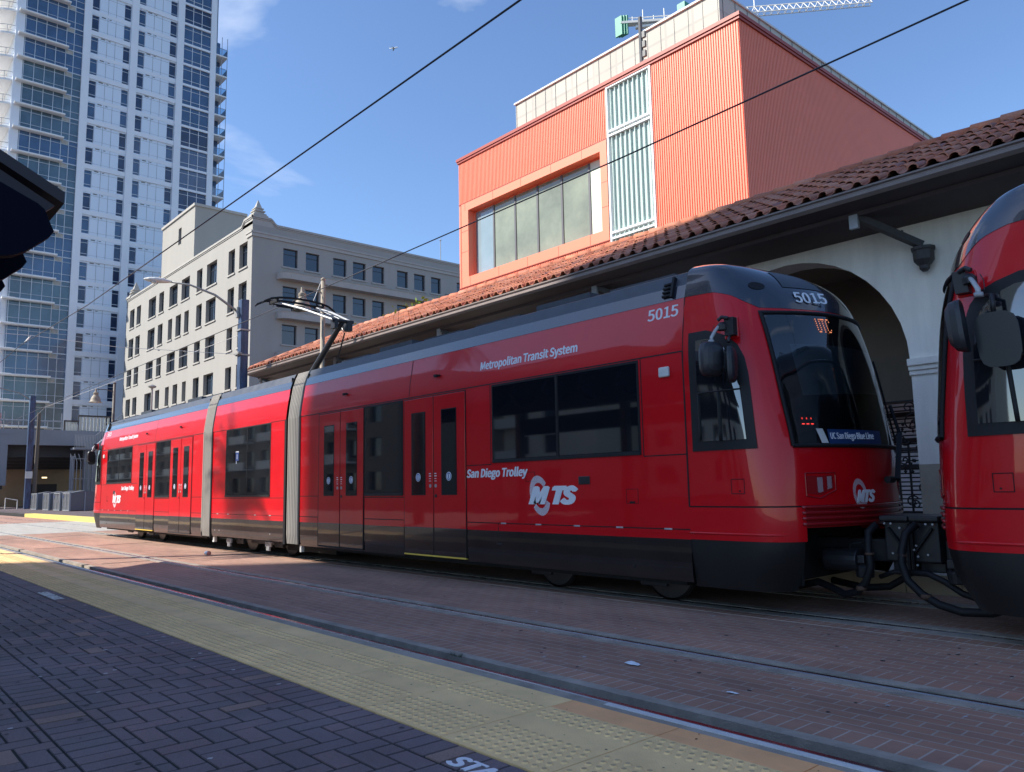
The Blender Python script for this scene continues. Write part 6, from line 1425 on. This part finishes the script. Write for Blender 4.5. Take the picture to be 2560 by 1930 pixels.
# ============================================================ BUILDINGS BEHIND THE VIEWER (they throw the shade and show in the glossy paint)
def block(label, x0, x1, y0, y1, h_, m_, n=0):
    o = thing('apartment_block', label, 'building', ((x0+x1)/2, (y0+y1)/2, 0)); q = MB()
    hs = []
    for i in range(int((x1-x0)/4.2)):
        for j in range(int(h_/3.3)-1): hs.append((x0+1.0+4.2*i, 1.2+3.3*j, x0+3.2+4.2*i, 3.0+3.3*j))
    wall_holes(q, lambda u, v, d: (u, y0-d, v), (x0, x1), (0, h_), hs, .4); q.quad((x0, y0, 0), (x0, y1, 0), (x0, y1, h_), (x0, y0, h_)); q.quad((x1, y0, 0), (x1, y1, 0), (x1, y1, h_), (x1, y0, h_)); q.quad((x0, y1, 0), (x1, y1, 0), (x1, y1, h_), (x0, y1, h_)); q.quad((x0, y0, h_), (x1, y0, h_), (x1, y1, h_), (x0, y1, h_)); q.build('walls', m_, o, recalc=False)
    q = MB(); q.quad((x0+.1, y0-.38, .1), (x1-.1, y0-.38, .1), (x1-.1, y0-.38, h_-.1), (x0+.1, y0-.38, h_-.1)); q.build('glazing', 'window_glass', o)
    q = MB()
    for j in range(1, int(h_/3.3)-1):
        for i in range(1, int((x1-x0)/8.4)): q.box(x0+8.4*i-1.5, x0+8.4*i+3.2, y0, y0+1.3, 3.3*j+.6, 3.3*j+.78); q.box(x0+8.4*i-1.5, x0+8.4*i+3.2, y0+1.25, y0+1.3, 3.3*j+.78, 3.3*j+1.6)
    q.build('balconies', 'tower_cream', o)
    q = MB(); q.box(x0-.3, x1+.3, y0, y0+.35, h_-.5, h_); q.build('cornice', 'grey_trim', o)
block('tan apartment block behind the viewer that shades the platform', -47.2, -24, -45, -62, 67, 'apartment_tan')
block('second tan apartment block behind the viewer, mirrored in the tram windows', -95, -49, -40, -60, 27, 'apartment_tan')
block('long low unseen brown block added behind the viewer to the left, to darken reflections in the rear tram windows', -190, -62, -27, -45, 24, 'stucco_dark')  # unseen block, added so the rear windows mirror something dark
def palm(x, y, h_, label, s_=1.0):
    o = thing('palm_tree', label, 'palm', (x, y, .15)); rnd = random.Random(int(abs(x*7)))
    q = MB(); q.tube([(x, y, .1), (x+.05, y, h_*.5), (x+.12, y+.05, h_)], [.20, .15, .13], 10); q.build('trunk', 'bark', o, True)
    q = MB()
    for k in range(34):
        a = rnd.uniform(0, 6.283); el = rnd.uniform(-.5, 1.2); L_ = rnd.uniform(1.3, 2.0)*s_; prev = Vector((x+.12, y+.05, h_)); d = Vector((math.cos(a)*math.cos(el), math.sin(a)*math.cos(el), math.sin(el)))
        for j in range(9):
            nx_ = prev+d*L_/9; d = (d+Vector((0, 0, -.17))).normalized(); sd_ = d.cross(Vector((0, 0, 1))).normalized()
            for sg_ in (-1, 1):
                lf = .42*s_*(1-abs(j-3)/8)
                for m__ in (0, .5): p0 = prev.lerp(nx_, m__); q.add([p0, p0+d*.05, p0+sd_*sg_*lf+d*.28*lf+Vector((0, 0, -.12*lf))], [(0, 1, 2)])
            q.add([prev-Vector((0, 0, .012)), nx_, prev+Vector((0, 0, .012))], [(0, 1, 2)]); prev = nx_
    q.build('crown', 'palm_green', o)
palm(-21.9, -1.6, 9.3, 'tall fan of palm fronds beyond the left edge that shades the middle tram section', 1.0)
# airliner high in the sky
AP = thing('airliner', 'tiny white airliner high in the sky left of the long wire', 'aeroplane', (0, 0, 0))
d0 = fw+rr*((985-1280)/FPX)-uu*((120-965)/FPX); c0 = Vector((0, 0, 1.3))+d0.normalized()*2300
ax = (rr*.98+uu*.17).normalized(); up_ = (uu-ax*(uu.dot(ax))).normalized(); ay = ax.cross(up_)
q = MB(); rg = []
for t, r_ in ((-12, .4), (-9, 1.3), (0, 1.7), (8, 1.6), (11, .8), (12, .1)): rg.append((c0+ax*t, r_))
q.tube([p for p, _ in rg], [r_ for _, r_ in rg], 8); q.build('fuselage', 'plane_white', AP, True)
q = MB()
for s_ in (-1, 1): q.add([c0+ax*3, c0-ax*2, c0-ax*6+ay*s_*13-up_*1.5, c0-ax*3.5+ay*s_*13-up_*1.5], [(0, 1, 2, 3)])
q.build('wing', 'plane_white', AP); q = MB(); q.add([c0-ax*9, c0-ax*12, c0-ax*13+up_*5, c0-ax*11.5+up_*5], [(0, 1, 2, 3)]); q.build('tail_fin', 'plane_white', AP)

for o_ in bpy.data.objects:
    if '_loc' in o_.keys(): del o_['_loc']
